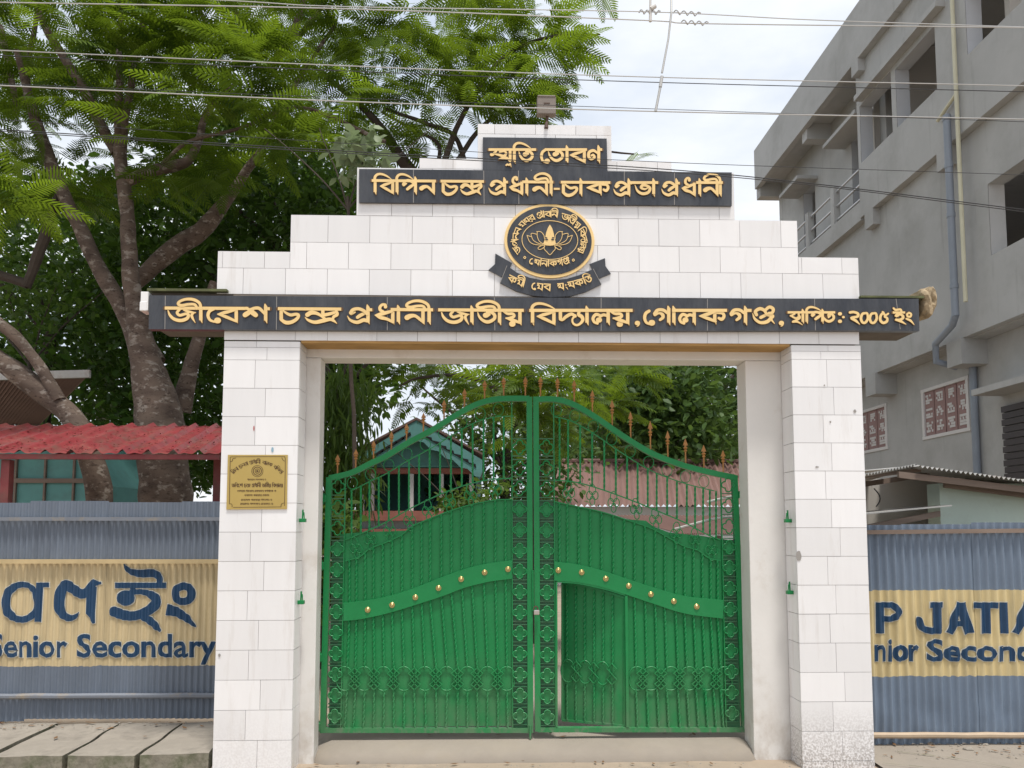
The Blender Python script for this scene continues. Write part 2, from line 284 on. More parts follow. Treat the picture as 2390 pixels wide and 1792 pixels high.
# four loose slabs beside the left pillar
edges = [(-2.62, -2.0), (-1.95, -1.62)]
def px_slab(a, b_, zt, lab, tilt):
    y0, y1 = Yf, Yb
    mb = MB(); mb.mi = 0
    lo = [(a, y0), (b_, y0 + .01)]
    def X(t, y): return t + (y - y0) * .0
    bm = bmesh.new(); nx, ny = 10, 10; vs = []
    for j in range(ny + 1):
        for i in range(nx + 1):
            u = i / nx; v = j / ny; xa = a[0] * (1 - v) + a[1] * v; xb = b_[0] * (1 - v) + b_[1] * v
            x = xa + (xb - xa) * u; y = y0 + (y1 - y0) * v
            if j == 0: y += .03 * noise.noise((x * 5, 1, 2)) + .015 * noise.noise((x * 21, 4, 2))
            if i in (0, nx): x += .02 * noise.noise((x * 3, y * 4, 7)) + .006 * noise.noise((x * 9, y * 22, 3))
            vs.append((x, y, zt + tilt * (u - .5) + .004 * noise.noise((x * 4, y * 4, 3))))
    tops = vs; bot = [(x, y, -.02) for x, y, z in vs]; W = nx + 1
    f0 = [(j * W + i, j * W + i + 1, (j + 1) * W + i + 1, (j + 1) * W + i) for j in range(ny) for i in range(nx)]
    mb.add(tops, f0); mb.mi = 1; nb = len(tops)
    ring = [i for i in range(nx)] + [j * W + nx for j in range(ny)] + [ny * W + i for i in range(nx, 0, -1)] + [j * W for j in range(ny, 0, -1)]
    # drop the side with a worn ragged lower edge
    sv = [tops[i] for i in ring] + [(tops[i][0], tops[i][1] + .012 * noise.noise((tops[i][0] * 12, tops[i][1] * 12, 1)), .0) for i in ring]; q = len(ring)
    mb.add(sv, [(i, i + q, (i + 1) % q + q, (i + 1) % q) for i in range(q)])
    o = mb.build('paving_slab', [M['slab'], M['slabside']], loc=((a[0] + b_[0]) / 2, .3, 0)); tag(o, lab, 'paving slab', 'loose slabs in front of the left fence')
Yf, Yb = .04, .94
def sx(x, y, Y): return P(x, y, Y).x
j0 = (sx(-190, 1756, Yf), sx(-30, 1680, Yb)); j1 = (sx(-25, 1756, Yf), sx(138, 1680, Yb)); j2 = (sx(155, 1756, Yf), sx(284, 1680, Yb)); j3 = (sx(322, 1756, Yf), sx(430, 1680, Yb)); j4 = (sx(500, 1756, Yf), sx(545, 1680, Yb))
gp = .012
for (a, c, z, t, lab) in ((j0, j1, .105, .004, 'grey paving slab at the left edge of the photo, below the word Senior'), (j1, j2, .1, .006, 'paving slab with a mossy broken front edge below the fence lettering'),
                          (j2, j3, .102, -.006, 'wide paving slab with a chipped corner next to the widest crack'), (j3, j4, .108, .012, 'raised paving slab touching the left tiled pillar')):
    px_slab((a[0] + gp, a[1] + gp), (c[0] - gp * 2, c[1] - gp), z, lab, t)

# ------------------------------------------------------------------ lettering: broad-pen strokes
# glyph unit: 1/5.82 photo px, head line at y=0, foot at y=200. stroke 'L ...' is straight, otherwise smoothed; points x,y,width
ST = "L 25,-4,46 25,165,46;L 25,140,44 43,203,5"
def stem(x, spike=False):
    return (f"L {x-12},-62,12 {x},-25,46 {x},165,46" if spike else f"L {x},0,46 {x},165,46") + f";L {x+1},140,43 {x+19},203,5"
G = {
 'bo': (285, stem(260) + ";5,80,12 110,57,44 255,25,22;8,82,12 110,112,42 262,178,30"),
 'aa': (50, stem(25, True)),
 'i': (60, stem(24) + ";18,10,40 22,-50,42 70,-88,38 150,-92,34 250,-62,26 345,-10,6"),
 'ii': (60, stem(0) + ";2,0,40 -20,-70,40 -100,-115,40 -200,-120,36 -285,-90,36 -305,-55,40 -260,-35,40 -170,-50,36 -90,-50,36 -60,-20,36 -55,10,30"),
 'e': (190, "100,8,40 40,40,44 18,100,42 45,160,36 105,185,28;L 140,168,78 156,168,78"),
 'sh': (375, "45,88,66 90,60,64 150,20,40;95,35,36 150,60,66 190,90,62;60,-5,36 110,15,34 170,-2,40 240,2,44 310,70,36;" + stem(325, True) + ";L 330,4,42 380,4,42"),
 'ch': (300, "L 45,0,46 45,150,48;45,150,40 110,188,50 190,180,48 260,135,44 280,90,42 245,75,40 170,85,40 100,50,30 70,20,16"),
 'ndr': (500, "45,80,60 95,52,58 165,58,46 235,95,36 290,140,34;L 255,0,46 255,75,46;265,85,44 340,70,44 410,50,40;435,25,36 450,75,44 405,105,40 390,135,34;15,115,10 60,155,34 150,182,46 260,160,54 350,142,46 400,160,36 445,198,8"),
 'pr': (345, "55,50,50 85,8,44 160,-5,42 235,25,42 275,70,34;60,60,44 105,42,26 112,40,20;145,110,44 190,80,48 265,45,34;8,92,8 50,150,34 140,178,46 225,148,50 285,160,44;" + stem(287, True) + ";L 290,8,40 345,8,40"),
 'p': (330, "55,50,50 85,8,44 160,-5,42 235,25,42 275,70,34;60,60,44 105,42,26 112,40,20;130,120,44 190,85,48 265,50,34;" + stem(287, True)),
 'dh': (295, "150,-35,48 145,-62,36 105,-62,36 75,-30,40 80,10,40 120,32,34;8,78,12 95,62,50 235,25,36;10,80,12 80,110,46 170,132,40 255,175,34;" + stem(248)),
 'n': (285, "42,108,70 85,88,60 150,85,42 220,135,38 268,190,10;" + stem(258)),
 'j': (430, "45,35,16 70,95,34 130,150,42 220,168,46 300,142,46 322,95,42 285,78,36 205,98,38 168,62,38 200,22,34;260,25,24 330,50,36 420,62,10;L 345,55,20 420,62,14;400,62,20 368,90,36 375,130,34 415,200,6"),
 't': (260, "10,30,10 32,90,32 85,142,40 155,160,46 230,122,44 240,70,44 195,30,40 140,30,40;L 115,70,70 140,66,66 185,58,20"),
 'yy': (260, "5,15,24 60,45,36 130,48,40 150,80,36 100,105,44 40,108,20;40,105,20 120,130,44 200,158,36 245,185,10;" + stem(228) + ";L 120,184,78 130,184,78"),
 'ya': (260, "5,15,24 60,45,36 130,48,40 150,80,36 100,105,44 40,108,20;40,105,20 120,130,44 200,158,36 245,185,10;" + stem(228)),
 'dya': (360, "L 32,0,46 32,110,46;30,118,40 60,128,36 110,85,44 180,50,44 235,80,36;235,70,34 195,120,26 205,175,28 250,200,30 300,180,34 335,130,44 320,85,48 280,60,46 285,20,40"),
 'l': (260, "130,72,36 65,55,44 25,105,42 40,155,36 85,175,36;L 98,130,70 112,130,70;120,85,34 165,60,40 225,75,36;" + stem(230)),
 'g': (260, "28,45,48 65,-2,44 140,-5,42 200,35,40;30,60,40 85,38,28 130,55,46 138,95,44 100,128,36;" + stem(217, True)),
 'k': (380, "5,75,12 110,52,46 215,20,30;8,78,12 110,105,44 225,150,32;L 215,0,46 215,130,46;L 216,110,44 234,190,6;245,30,34 320,38,40 340,80,42 310,120,44 270,105,36"),
 'njj': (310, "60,60,44 45,15,44 105,-22,46 165,0,42 195,50,36;180,-5,40 235,-45,42 285,-20,44 275,30,40 225,40,36;190,60,40 120,95,44;8,40,8 40,115,34 115,165,40 210,150,48 265,90,44;215,60,40 285,75,40 260,115,36 305,178,8"),
 'bh': (240, "12,35,8 47,118,34 118,160,44 200,142,46 225,82,44 178,45,40 120,40,44 100,75,40 150,95,30 190,80,20"),
 'nn': (270, "180,50,30 115,15,44 40,40,46 32,105,46 75,140,36 130,115,40 110,80,38 80,88,30;" + stem(205, True)),
 's': (270, "30,60,50 90,20,30 130,60,40 60,110,40;60,108,40 150,110,40 225,150,30;" + stem(240)),
 'm': (270, "35,50,56 80,40,30 100,90,40 60,140,40 120,130,36 220,170,20;" + stem(235)),
 'd': (250, "L 32,0,46 32,110,46;30,118,40 60,128,36 110,85,44 180,50,44 235,110,36 255,190,8"),
 'r': (285, stem(260) + ";5,80,12 110,57,44 255,25,22;8,82,12 110,112,42 262,178,30;L 90,185,60 100,185,60"),
 'ng': (130, "L 40,60,50 90,60,50;40,110,10 90,140,30 130,200,8"),
 'sth': (220, "45,48,30 95,20,30;40,45,30 110,80,32 150,60,30;L 150,0,36 150,40,34;150,35,36 165,75,36 120,105,34 65,130,30 130,128,32 200,170,8"),
}
def parse(s):
    r_ = []
    for st in s.split(';'):
        st = st.strip(); ln = st.startswith('L'); st = st[1:] if ln else st
        r_.append((ln, [tuple(float(q) for q in p.split(',')) for p in st.split()]))
    return r_
PG = {k: (v[0], parse(v[1])) for k, v in G.items()}
class Ink:
    """collects pen strokes in photo px, lays them as thin inlay on a vertical plane"""
    def __init__(s, flat=False): s.st = []; s.flat = flat
    def glyph(s, k, x, y, sx=1., sy=1., ws=1., rot=0., u=1 / 5.82):
        ca, sa = math.cos(rot), math.sin(rot)
        for ln, pts in PG[k][1]:
            s.st.append((ln, [(x + u * (ca * a * sx - sa * b_ * sy), y + u * (sa * a * sx + ca * b_ * sy), w_ * u * ws) for a, b_, w_ in pts]))
    def line(s, pts, ln=True): s.st.append((ln, pts))
    def raw(s, txt, ox, oy, sc):
        for ln, pts in parse(txt): s.st.append((ln, [(ox + a / sc, oy + b_ / sc, w_ / sc) for a, b_, w_ in pts]))
    def mesh(s, mb, Y, grow=0., dy=0., map_=None, n=5, step=.00028):
        for k, (ln, pts) in enumerate(s.st):
            q = pts if ln else catmull(pts, n)
            q = [np.array(p, float) for p in q]
            if ln and s.flat and grow:
                for i_, j_ in ((0, 1), (-1, -2)): d_ = q[i_][:2] - q[j_][:2]; q[i_][:2] += d_ / np.hypot(*d_) * grow
            m_ = len(q); vs = []; fs = []
            y_ = Y - dy - (k % 9) * step
            def put(px, py, dep):
                p = P(px, py, Y); vs.append((p.x, dep, p.z)); return len(vs) - 1
            prev = None; dirs = []
            for i in range(m_):
                d = q[min(i + 1, m_ - 1)][:2] - q[max(i - 1, 0)][:2]; dirs.append(d / (np.hypot(*d) + 1e-9))
            for i in range(m_):
                w_ = max(.2, q[i][2] / 2 + grow); nn = np.array([-dirs[i][1], dirs[i][0]]); dep = y_ - i * 2e-5
                a = put(*(q[i][:2] - nn * w_), dep); c = put(*(q[i][:2] + nn * w_), dep)
                if prev: fs.append((prev[0], prev[1], c, a))
                prev = (a, c)
            for i, sgn in ((0, -1), (m_ - 1, 1)):       # rounded ends
                w_ = max(.2, q[i][2] / 2 + grow)
                if ln and np.hypot(*(q[-1][:2] - q[0][:2])) > q[i][2] * .7 and (s.flat or (q[i][2] < 60 / 5.82 and grow == 0)): continue
                nn = np.array([-dirs[i][1], dirs[i][0]]); dep = y_ - i * 2e-5 - 1e-5
                ids = [put(*(q[i][:2] + (nn * math.cos(a) + dirs[i] * sgn * math.sin(a)) * w_), dep) for a in np.linspace(0, math.pi, 7)]
                fs.append(tuple(ids))
            mb.add(vs, fs)
        return mb
def face_out(mb):   # all faces towards -Y
    for i, f in enumerate(mb.f):
        a, b_, c = (Vector(mb.v[f[j]]) for j in (0, 1, 2))
        if (b_ - a).cross(c - a).y > 0: mb.f[i] = f[::-1]
    return mb
def inlay(ink, Y, parent, gold=None, edge=None, grow=1.4):
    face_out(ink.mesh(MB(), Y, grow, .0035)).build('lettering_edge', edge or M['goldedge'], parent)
    face_out(ink.mesh(MB(), Y, 0, .0075)).build('lettering', gold or M['gold'], parent)

# ------------------------------------------------------------------ gateway
GW = thing('memorial_gateway', 'white tiled gateway with stepped top and black boards lettered in gold', 'gateway', (.37, .15, 0))
def tiles(name, x0, x1, z0, z1, y, joints, rows, parent, depth=.012, sides=()):
    """running-bond tiles: rows = list of z boundaries, joints(row) = list of x joints"""
    g = .0013; mb = MB()
    for r_ in range(len(rows) - 1):
        a, c = rows[r_], rows[r_ + 1]
        if c <= z0 or a >= z1: continue
        a = max(a, z0); c = min(c, z1)
        xs = [x0] + [j for j in joints(r_) if x0 + .02 < j < x1 - .02] + [x1]
        for i in range(len(xs) - 1):
            t = [random.uniform(-.0009, .0009) for _ in range(4)]
            xa, xb = xs[i] + g, xs[i + 1] - g; za, zb = a + g, c - g; f = y - depth
            mb.hexa([(xa, y + .001, za), (xb, y + .001, za), (xb, f + t[0], za), (xa, f + t[1], za)][::1] + [(xa, y + .001, zb), (xb, y + .001, zb), (xb, f + t[2], zb), (xa, f + t[3], zb)])
    return mb
PT = P(600, 797, 0).z          # pillar top / soffit
def pillar(xa, xb, z0, jl, seed):
    """tiled pillar, core of mortar, tiles on the road face and on the inner side"""
    pil = MB().box(xa + .012, xb - .012, .0, .19, -.05, PT).build('pillar', M['grout'], GW)
    rows = [z0 + .203 * i for i in range(-2, 17)]; rows = [r_ for r_ in rows if r_ < PT - .06] + [PT - .045, PT]
    random.seed(seed)
    js = [[xa + (xb - xa) * (jl[i % len(jl)] + random.uniform(-.02, .02))] for i in range(len(rows))]
    mb = tiles('t', xa, xb, -.04, PT, .0, lambda r_: js[r_], rows, pil)
    mb.build('tile_facing', M['tile'], pil)
    # inner and outer side faces
    for sgn, x in ((1, xb), (-1, xa)):
        mb = MB()
        for r_ in range(len(rows) - 1):
            a, c = max(rows[r_], -.04) + .0016, rows[r_ + 1] - .0016
            if c < a: continue
            x_ = x + sgn * random.uniform(-.0008, .0008)
            mb.box(min(x_, x_ - sgn * .013), max(x_, x_ - sgn * .013), .002, .188, a, c)
        mb.build('side_tiles', M['tile'], pil)
    return pil
LX0, LX1 = P(512, 1250, 0).x, P(692, 1250, 0).x; RX0, RX1 = P(1857, 1250, 0).x, P(2022, 1250, 0).x
pl = pillar(LX0, LX1, P(690, 1726, 0).z, (.42, .56, .41, .58), 3); pl['label'] = 'left tiled pillar carrying the brass plaque'
pr_ = pillar(RX0, RX1, P(1880, 1706, 0).z, (.42, .55, .43, .6, .5), 5); pr_['label'] = 'right tiled pillar with a mud splashed foot'
# small marks on the tiles
def blot(x, y, Y, rx, ry, m, par, name='stain', dy=.0155):
    c = P(x, y, Y); k = MB(); pts = []
    for j in range(12):
        a = 2 * math.pi * j / 12; q = 1 + .35 * noise.noise((x * .37 + math.cos(a), y * .37 + math.sin(a), 2)); pts.append((c.x + rx * q * math.cos(a), Y - dy, c.z + ry * q * math.sin(a)))
    k.add(pts, [tuple(range(12))[::-1]]); return face_out(k).build(name, m, par)
blot(594, 1000, 0, .004, .02, M['red_mark'], pl); blot(637, 1050, 0, .008, .018, M['bluemark'], pl); blot(514, 1528, 0, .008, .011, M['smudge'], pl); blot(1993, 960, 0, .01, .012, M['smudge'], pr_)
blot(1936, 985, 0, .006, .008, M['smudge'], pr_); blot(1922, 900, 0, .006, .006, M['smudge'], pr_); blot(1905, 1090, 0, .014, .006, M['smudge'], pr_); blot(1862, 1297, 0, .02, .034, M['smudge'], pr_)
# plain plastered pilasters behind the tiled pillars
BZ = P(1200, 838, .2).z
px0, px1 = P(700, 1250, .2).x, P(742, 1250, .2).x
o = MB().bbox(LX1 - .12, px1, .195, .345, -.03, BZ).build('pilaster', M['white'], GW)
qx0 = P(1748, 1250, .2).x
o = MB().bbox(qx0, RX0 + .12, .195, .4, -.03, BZ).build('pilaster', M['white'], GW)
# rear beam
o = MB().bbox(LX1 - .3, RX0 + .3, .197, .40, BZ + .001, PT + .18).build('rear_beam', M['white'], GW)
# soffit
o = MB().box(LX1 + .004, RX0 - .004, .002, .196, PT - .006, PT + .012).build('soffit_board', M['ply'], GW)
# lintel core and tile strip under the board
B0 = P(1245, 770, -.04).z      # underside of the big board
STZ = P(1245, 777, 0).z
o = MB().box(LX0 + .06, RX1 - .02, .003, .196, PT + .013, STZ + .25).build('lintel', M['grout'], GW)
lint = o
rows = [PT + .008, STZ + .06]; xs = [P(x, 785, 0).x for x in (600, 690, 765, 880, 975, 1065, 1148, 1257, 1350, 1448, 1540, 1650, 1722, 1818, 1910)]
tiles('t', P(524, 785, 0).x, P(2004, 785, 0).x, rows[0], rows[1], .003, lambda r_: xs, rows, lint).build('tile_strip', M['tile'], lint)
# stepped parapet
Zr = [P(1245, y, 0).z for y in (693, 633, 572, 511, 474, 395)]
zz = lambda l, r_: (P(l[0], l[1], 0).z + P(r_[0], r_[1], 0).z) / 2
s1 = zz((507, 587), (2000, 602)); s2 = zz((679, 505), (1862, 513)); s3 = zz((835, 394), (1712, 402)); s4 = zz((979, 372), (1566, 376)); s5 = zz((1116, 290), (1427, 295))
steps = [(P(508, 640, 0).x, P(2003, 640, 0).x, STZ + .2, s1, 0), (P(679, 540, 0).x, P(1860, 540, 0).x, s1, s2, 0), (P(833, 450, 0).x, P(1713, 450, 0).x, s2, s3, 0), (P(979, 382, 0).x, P(1567, 382, 0).x, s3, s4, .0), (P(1115, 330, 0).x, P(1427, 330, 0).x, s4, s5, 0)]
mb = MB(); tl = MB(); bz = P(1245, 693, 0).z
rowz = [bz, P(1245, 633, 0).z, P(1245, 572, 0).z, s2, s3, s4, s5 - .075, s5]
for i, (a, c, z0, z1, _) in enumerate(steps):
    mb.box(a + .011, c - .011, .003, .19, z0 if i else STZ + .251, z1 - .004)
random.seed(21)
def topz(x): return max([z1 for a, c, z0, z1, _ in steps if a <= x <= c] or [0])
for r_ in range(len(rowz) - 1):
    za, zb = rowz[r_], rowz[r_ + 1]
    a, c = [(a, c) for a, c, z0, z1, _ in steps if z1 > za + .02][0]
    xs = {a, c} | {P(1245, 500, 0).x + .3 * k + (.15 if r_ % 2 else 0) + .017 + random.uniform(-.004, .004) for k in range(-12, 12)}
    for a2, c2, z0, z1, _ in steps:
        for zz_ in (z0, z1):
            if za + .01 < zz_ < zb - .01: xs |= {a2, c2}
    for st_ in steps:
        if za + .01 < st_[3] < zb - .01:
            nx = [q for q in steps if q[3] > st_[3] + .01]
            if nx: xs |= {nx[0][0], nx[0][1]}
    xs = sorted(x for x in xs if a - 1e-6 <= x <= c + 1e-6); xs = [x for i, x in enumerate(xs) if i == 0 or x - xs[i - 1] > .004]
    for x0_, x1_ in zip(xs[:-1], xs[1:]):
        zt_ = min(zb, topz((x0_ + x1_) / 2))
        if zt_ < za + .01: continue
        t_ = [random.uniform(-.0009, .0009) for _ in range(4)]; g_ = .0013
        tl.hexa([(x0_ + g_, .004, za + g_), (x1_ - g_, .004, za + g_), (x1_ - g_, -.009 + t_[0], za + g_), (x0_ + g_, -.009 + t_[1], za + g_), (x0_ + g_, .004, zt_ - g_), (x1_ - g_, .004, zt_ - g_), (x1_ - g_, -.009 + t_[2], zt_ - g_), (x0_ + g_, -.009 + t_[3], zt_ - g_)])
for i, (a, c, z0, z1, _) in enumerate(steps):
    for x, s_ in ((a, 1), (c, -1)): tl.box(min(x, x + s_ * .011), max(x, x + s_ * .011), .005, .19, max(z0, bz) + .002, z1 - .003)
    if i < 4: tl.box(a + .002, c - .002, .0045, .19, z1 - .0035, z1 + .004 if i != 3 else z1 - .001)
par = mb.build('parapet', M['grout'], GW); tl.build('tile_facing', M['tile'], par)
# black granite boards
def panel(name, poly, y0, y1, joints, label):
    o = MB().prism([(p.x, p.z) for p in poly], y0, y1).build('sign_board', M['granite'], GW); o['label'] = label
    k = MB()
    for (xt, yt, xb, yb) in joints:
        a, c = P(xt, yt, y0), P(xb, yb, y0); d = .0022; k.add([(a.x - d, y0 - .0012, a.z), (a.x + d, y0 - .0012, a.z), (c.x + d, y0 - .0012, c.z), (c.x - d, y0 - .0012, c.z)], [(0, 3, 2, 1)])
    if joints: face_out(k).build('board_joint', M['smudge'], o)
    return o
Y1 = -.055
big = panel('b', [P(x, y, Y1) for x, y in ((348, 689), (347, 768), (520, 769), (1245, 772), (2004, 771), (2146, 772), (2144, 697), (1600, 696), (1000, 693))], Y1, .0, [(646, 692, 645, 769), (904, 693, 904, 771), (1154, 694, 1155, 771), (1403, 695, 1403, 772), (1651, 697, 1651, 772), (1901, 697, 1903, 771), (2091, 697, 2101, 768), (386, 690, 385, 768)], 'longest black granite board under the emblem, lettered with the school name')
# cantilever concrete slab behind the big board: its underside shows beyond the pillars
zt, zb = P(1245, 690, 0).z, P(1245, 768, 0).z
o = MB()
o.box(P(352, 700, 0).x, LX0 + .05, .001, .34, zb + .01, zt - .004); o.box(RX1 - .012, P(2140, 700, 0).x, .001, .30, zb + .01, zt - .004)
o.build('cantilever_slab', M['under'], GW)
o = MB().box(P(350, 690, 0).x, LX0 + .02, -.05, .3, zt - .0035, zt + .014).build('mossy_ledge', M['moss'], GW)
o = MB()
a, c = P(333, 683, -.03), P(349, 727, -.03); o.bbox(a.x, c.x, -.06, .06, c.z, a.z, .004); a, c = P(331, 706, -.03), P(348, 728, -.03); o.bbox(a.x, c.x - .004, -.064, .05, c.z, a.z - .002, .004)
o.build('end_tile', M['tile'], GW)
bm = bmesh.new(); bmesh.ops.create_icosphere(bm, subdivisions=3, radius=1); a, c = P(2132, 680, .1), P(2166, 746, .1)
for v in bm.verts:
    k = v.co.copy(); m_ = max(abs(k.x), abs(k.y), abs(k.z)); k = k * (1 / m_ * .82 + .18); k *= 1 + .22 * noise.noise(v.co * 2.2); v.co = Vector(((a.x + c.x) / 2 + k.x * (c.x - a.x) / 2, .1 + k.y * .14, (a.z + c.z) / 2 + k.z * (a.z - c.z) / 2))
MB().bm(bm).build('broken_masonry_end', M['rock'], GW)
o = MB().box(RX1, P(2150, 690, 0).x, -.04, .2, zt - .003, zt + .012).build('mossy_ledge', M['moss'], GW)
Y2 = -.03
mid_ = panel('b', [P(x, y, Y2) for x, y in ((838, 394), (838, 472), (1245, 476), (1708, 480), (1708, 402), (1245, 398))], Y2, .002, [(965, 396, 965, 473), (1129, 398, 1130, 476), (1210, 398, 1211, 476), (1457, 400, 1457, 478), (1574, 400, 1574, 478)], 'middle black granite board above the emblem')
top = panel('b', [P(x, y, Y2) for x, y in ((1127, 320), (1127, 396.5), (1418, 399.5), (1416, 323))], Y2, .002, [(1240, 396, 1240, 399)], 'short topmost black granite board')
# lettering of the big board
def yh(px): return 719.5 + min(1, max(0, (px - 450) / 750)) * 5.5
ik = Ink()
def z2(x): return 340 + x / 5.82
for k, x, s_ in (('j', 265, 1), ('ii', 755, 1), ('e', 835, 1), ('bo', 975, 1), ('sh', 1310, 1), ('ch', 1800, 1), ('ndr', 2155, 1), ('pr', 2735, 1), ('dh', 3110, 1), ('aa', 3410, 1), ('n', 3510, 1), ('ii', 3852, 1),
                ('j', 3975, 1), ('aa', 4407, 1), ('t', 4500, 1), ('ii', 4807, 1), ('yy', 4855, 1), ('i', 5230, 1), ('bo', 5310, .9), ('dya', 5600, 1), ('aa', 5968, 1), ('l', 6050, 1), ('yy', 6308, 1.04),
                ('e', 6761, .75), ('g', 6884, 1), ('aa', 7146, 1), ('l', 7228, .95), ('k', 7511, 1), ('g', 7921, 1.02), ('njj', 8231, 1)):
    ik.glyph(k, z2(x), yh(z2(x)), s_)
for a, c in ((265, 1400), (1800, 2660), (3330, 3905), (3975, 5135), (5210, 6611), (7146, 7891), (8130, 8225)):
    ik.line([(z2(a), yh(z2(a)), 42 / 5.82), (z2(c), yh(z2(c)), 42 / 5.82)])
for x in (6676, 8629): ik.raw("L -4,0,62 6,0,62;20,8,30 12,34,18 -8,46,6", z2(x), 754.5, 5.82)
for k, x in (('sth', 8714), ('aa', 8905), ('i', 8958), ('p', 9015), ('t', 9180)): ik.glyph(k, z2(x), 729.5, 1 if k == 'sth' else .6 if k == 'p' else .66, 1 if k == 'sth' else .76, .8)
ik.line([(z2(8714), 729.5, 5.4), (z2(9359), 729.5, 5.4)])
ik.raw("L 980,308,46 990,308,46;L 980,410,46 990,410,46;L 1028,353,32 1034,353,32;1120,290,34 1170,285,34 1225,305,36 1222,345,36 1135,365,30 1195,400,36 1250,450,10;1340,300,30 1290,310,34 1268,370,36 1290,425,34 1330,425,34 1362,370,34 1352,305,30 1325,298,26;1462,300,30 1412,310,34 1390,370,36 1412,425,34 1452,425,34 1484,370,34 1474,305,30 1447,298,26;1575,290,30 1540,330,34 1532,390,36 1570,430,36 1620,410,36 1625,365,30 1590,345,26 1640,305,24;1565,285,30 1590,320,30 1600,345,24;1712,232,24 1740,255,30 1805,250,30 1820,290,30;L 1700,290,30 1868,290,30;1775,325,40 1745,335,40 1770,310,26 1830,330,36 1838,365,36 1790,390,32 1735,385,26 1800,405,36 1880,450,8;1920,295,28 1895,315,28 1905,345,28 1940,345,28 1948,312,28 1922,295,28;1885,375,24 1940,400,30 1990,455,8", 1790, 680, 5.82)
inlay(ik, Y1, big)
# middle board
ik = Ink()
def y2(x): return 422.5 + (x - 900) / 500 * 4.5 if x < 1400 else 427.2
for k, x, s_ in (('i', 872.9, .72), ('bo', 887, .67), ('i', 924, .72), ('p', 935.5, .7), ('n', 978.3, .76), ('ch', 1028.5, .78), ('ndr', 1073.5, .64), ('pr', 1139.6, .77), ('dh', 1188, .7), ('aa', 1226, .8), ('n', 1241.7, .76), ('ii', 1286, .72),
                ('ch', 1308.6, .78), ('aa', 1352, .8), ('k', 1368.6, .86), ('pr', 1430.7, .74), ('bh', 1479.5, .95), ('aa', 1521.5, .8), ('pr', 1542.6, .73), ('dh', 1590, .7), ('aa', 1629, .8), ('n', 1640, .74), ('ii', 1680.5, .72)):
    ik.glyph(k, x, y2(x), s_, .94, .86)
for a, c in ((868, 1017.6), (1028.5, 1129.5), (1219, 1291), (1308.6, 1424), (1470, 1535.5), (1624, 1686)): ik.line([(a, y2(a), 6.3), (c, y2(c), 6.3)])
ik.line([(1292.4, 441.5, 4.5), (1306, 441.5, 4.5)])
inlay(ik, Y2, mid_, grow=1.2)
# top board
ik = Ink()
for k, x, s_ in (('i', 1197.4, .72), ('t', 1209.7, .78), ('e', 1261.6, .6), ('t', 1278.4, .82), ('aa', 1319.7, .8), ('bo', 1329.5, .76), ('nn', 1369.5, .78)): ik.glyph(k, x, 350, s_, .94, .86)
for a, c in ((1140.3, 1251), (1271, 1369.5), (1398, 1405)): ik.line([(a, 350, 6), (c, 350, 6)])
ik.raw("L 195,370,54 215,365,54;240,350,36 320,375,40 400,395,44 435,350,40 410,315,30 330,325,30;270,315,36 235,345,36;310,450,20 390,430,52 450,430,44 505,490,20;L 503,290,46 503,480,46;440,545,28 460,535,30 490,545,26 505,520,22 520,575,8", 1120, 310, 7.135)
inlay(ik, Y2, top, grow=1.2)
# emblem
def E(x, y): return (1120 + x / 6.9125, 460 + y / 6.9125)
YE = -.026
def oval(cx, cy, rx, ry, n=64, rot=R(4)):
    o_ = []
    for i in range(n):
        a = 2 * math.pi * i / n; x, y = rx * math.cos(a), ry * math.sin(a); o_.append(E(cx + x * math.cos(rot) - y * math.sin(rot), cy + x * math.sin(rot) + y * math.cos(rot)))
    return o_
def wpoly(pts, Y): return [(P(x, y, Y).x, P(x, y, Y).z) for x, y in pts]
emb = MB().prism(wpoly(oval(1122, 705, 728, 598), YE), YE, .0).build('emblem', M['gold'], GW); emb['label'] = 'oval black and gold lotus emblem'
MB().prism(wpoly(oval(1122, 703, 682, 552), YE), YE - .003, YE).build('emblem_disc', M['granite'], emb)
ik = Ink()
ring = oval(1128, 697, 450, 312, 48, R(2)); ring.append(ring[0]); ik.line([(x, y, 1.5) for x, y in ring], True)
def lot(txt): ik.raw(txt, 1120, 460, 6.9125)
for pts in ("760,625,9 800,720,9 870,765,9 980,780,9", "760,622,9 840,650,9", "832,640,9 860,700,9 930,745,9 1015,770,9", "830,640,9 832,590,9 920,605,9", "925,565,9 925,640,9 960,720,9 1030,765,9", "915,562,9 980,565,9 1030,620,9 1040,680,9",
            "1490,625,9 1450,720,9 1380,765,9 1280,780,9", "1490,622,9 1410,650,9", "1418,640,9 1390,700,9 1320,745,9 1240,770,9", "1418,640,9 1416,590,9 1330,605,9", "1325,565,9 1325,640,9 1290,720,9 1225,765,9", "1335,562,9 1270,565,9 1220,620,9 1212,680,9",
            "1045,780,10 990,790,10 940,820,10 950,850,10 1000,840,10 1045,800,10", "1205,780,10 1260,790,10 1310,820,10 1295,855,10 1250,840,10 1205,800,10", "1045,790,10 1035,840,10 1080,890,10 1128,935,10 1175,890,10 1215,840,10 1205,790,10"): lot(pts)
for cx, cy in ((722, 980), (1505, 1022)): ik.raw(f"{cx-18},{cy},12 {cx},{cy-18},12 {cx+18},{cy},12 {cx},{cy+18},12 {cx-18},{cy},12", 1120, 460, 6.9125)
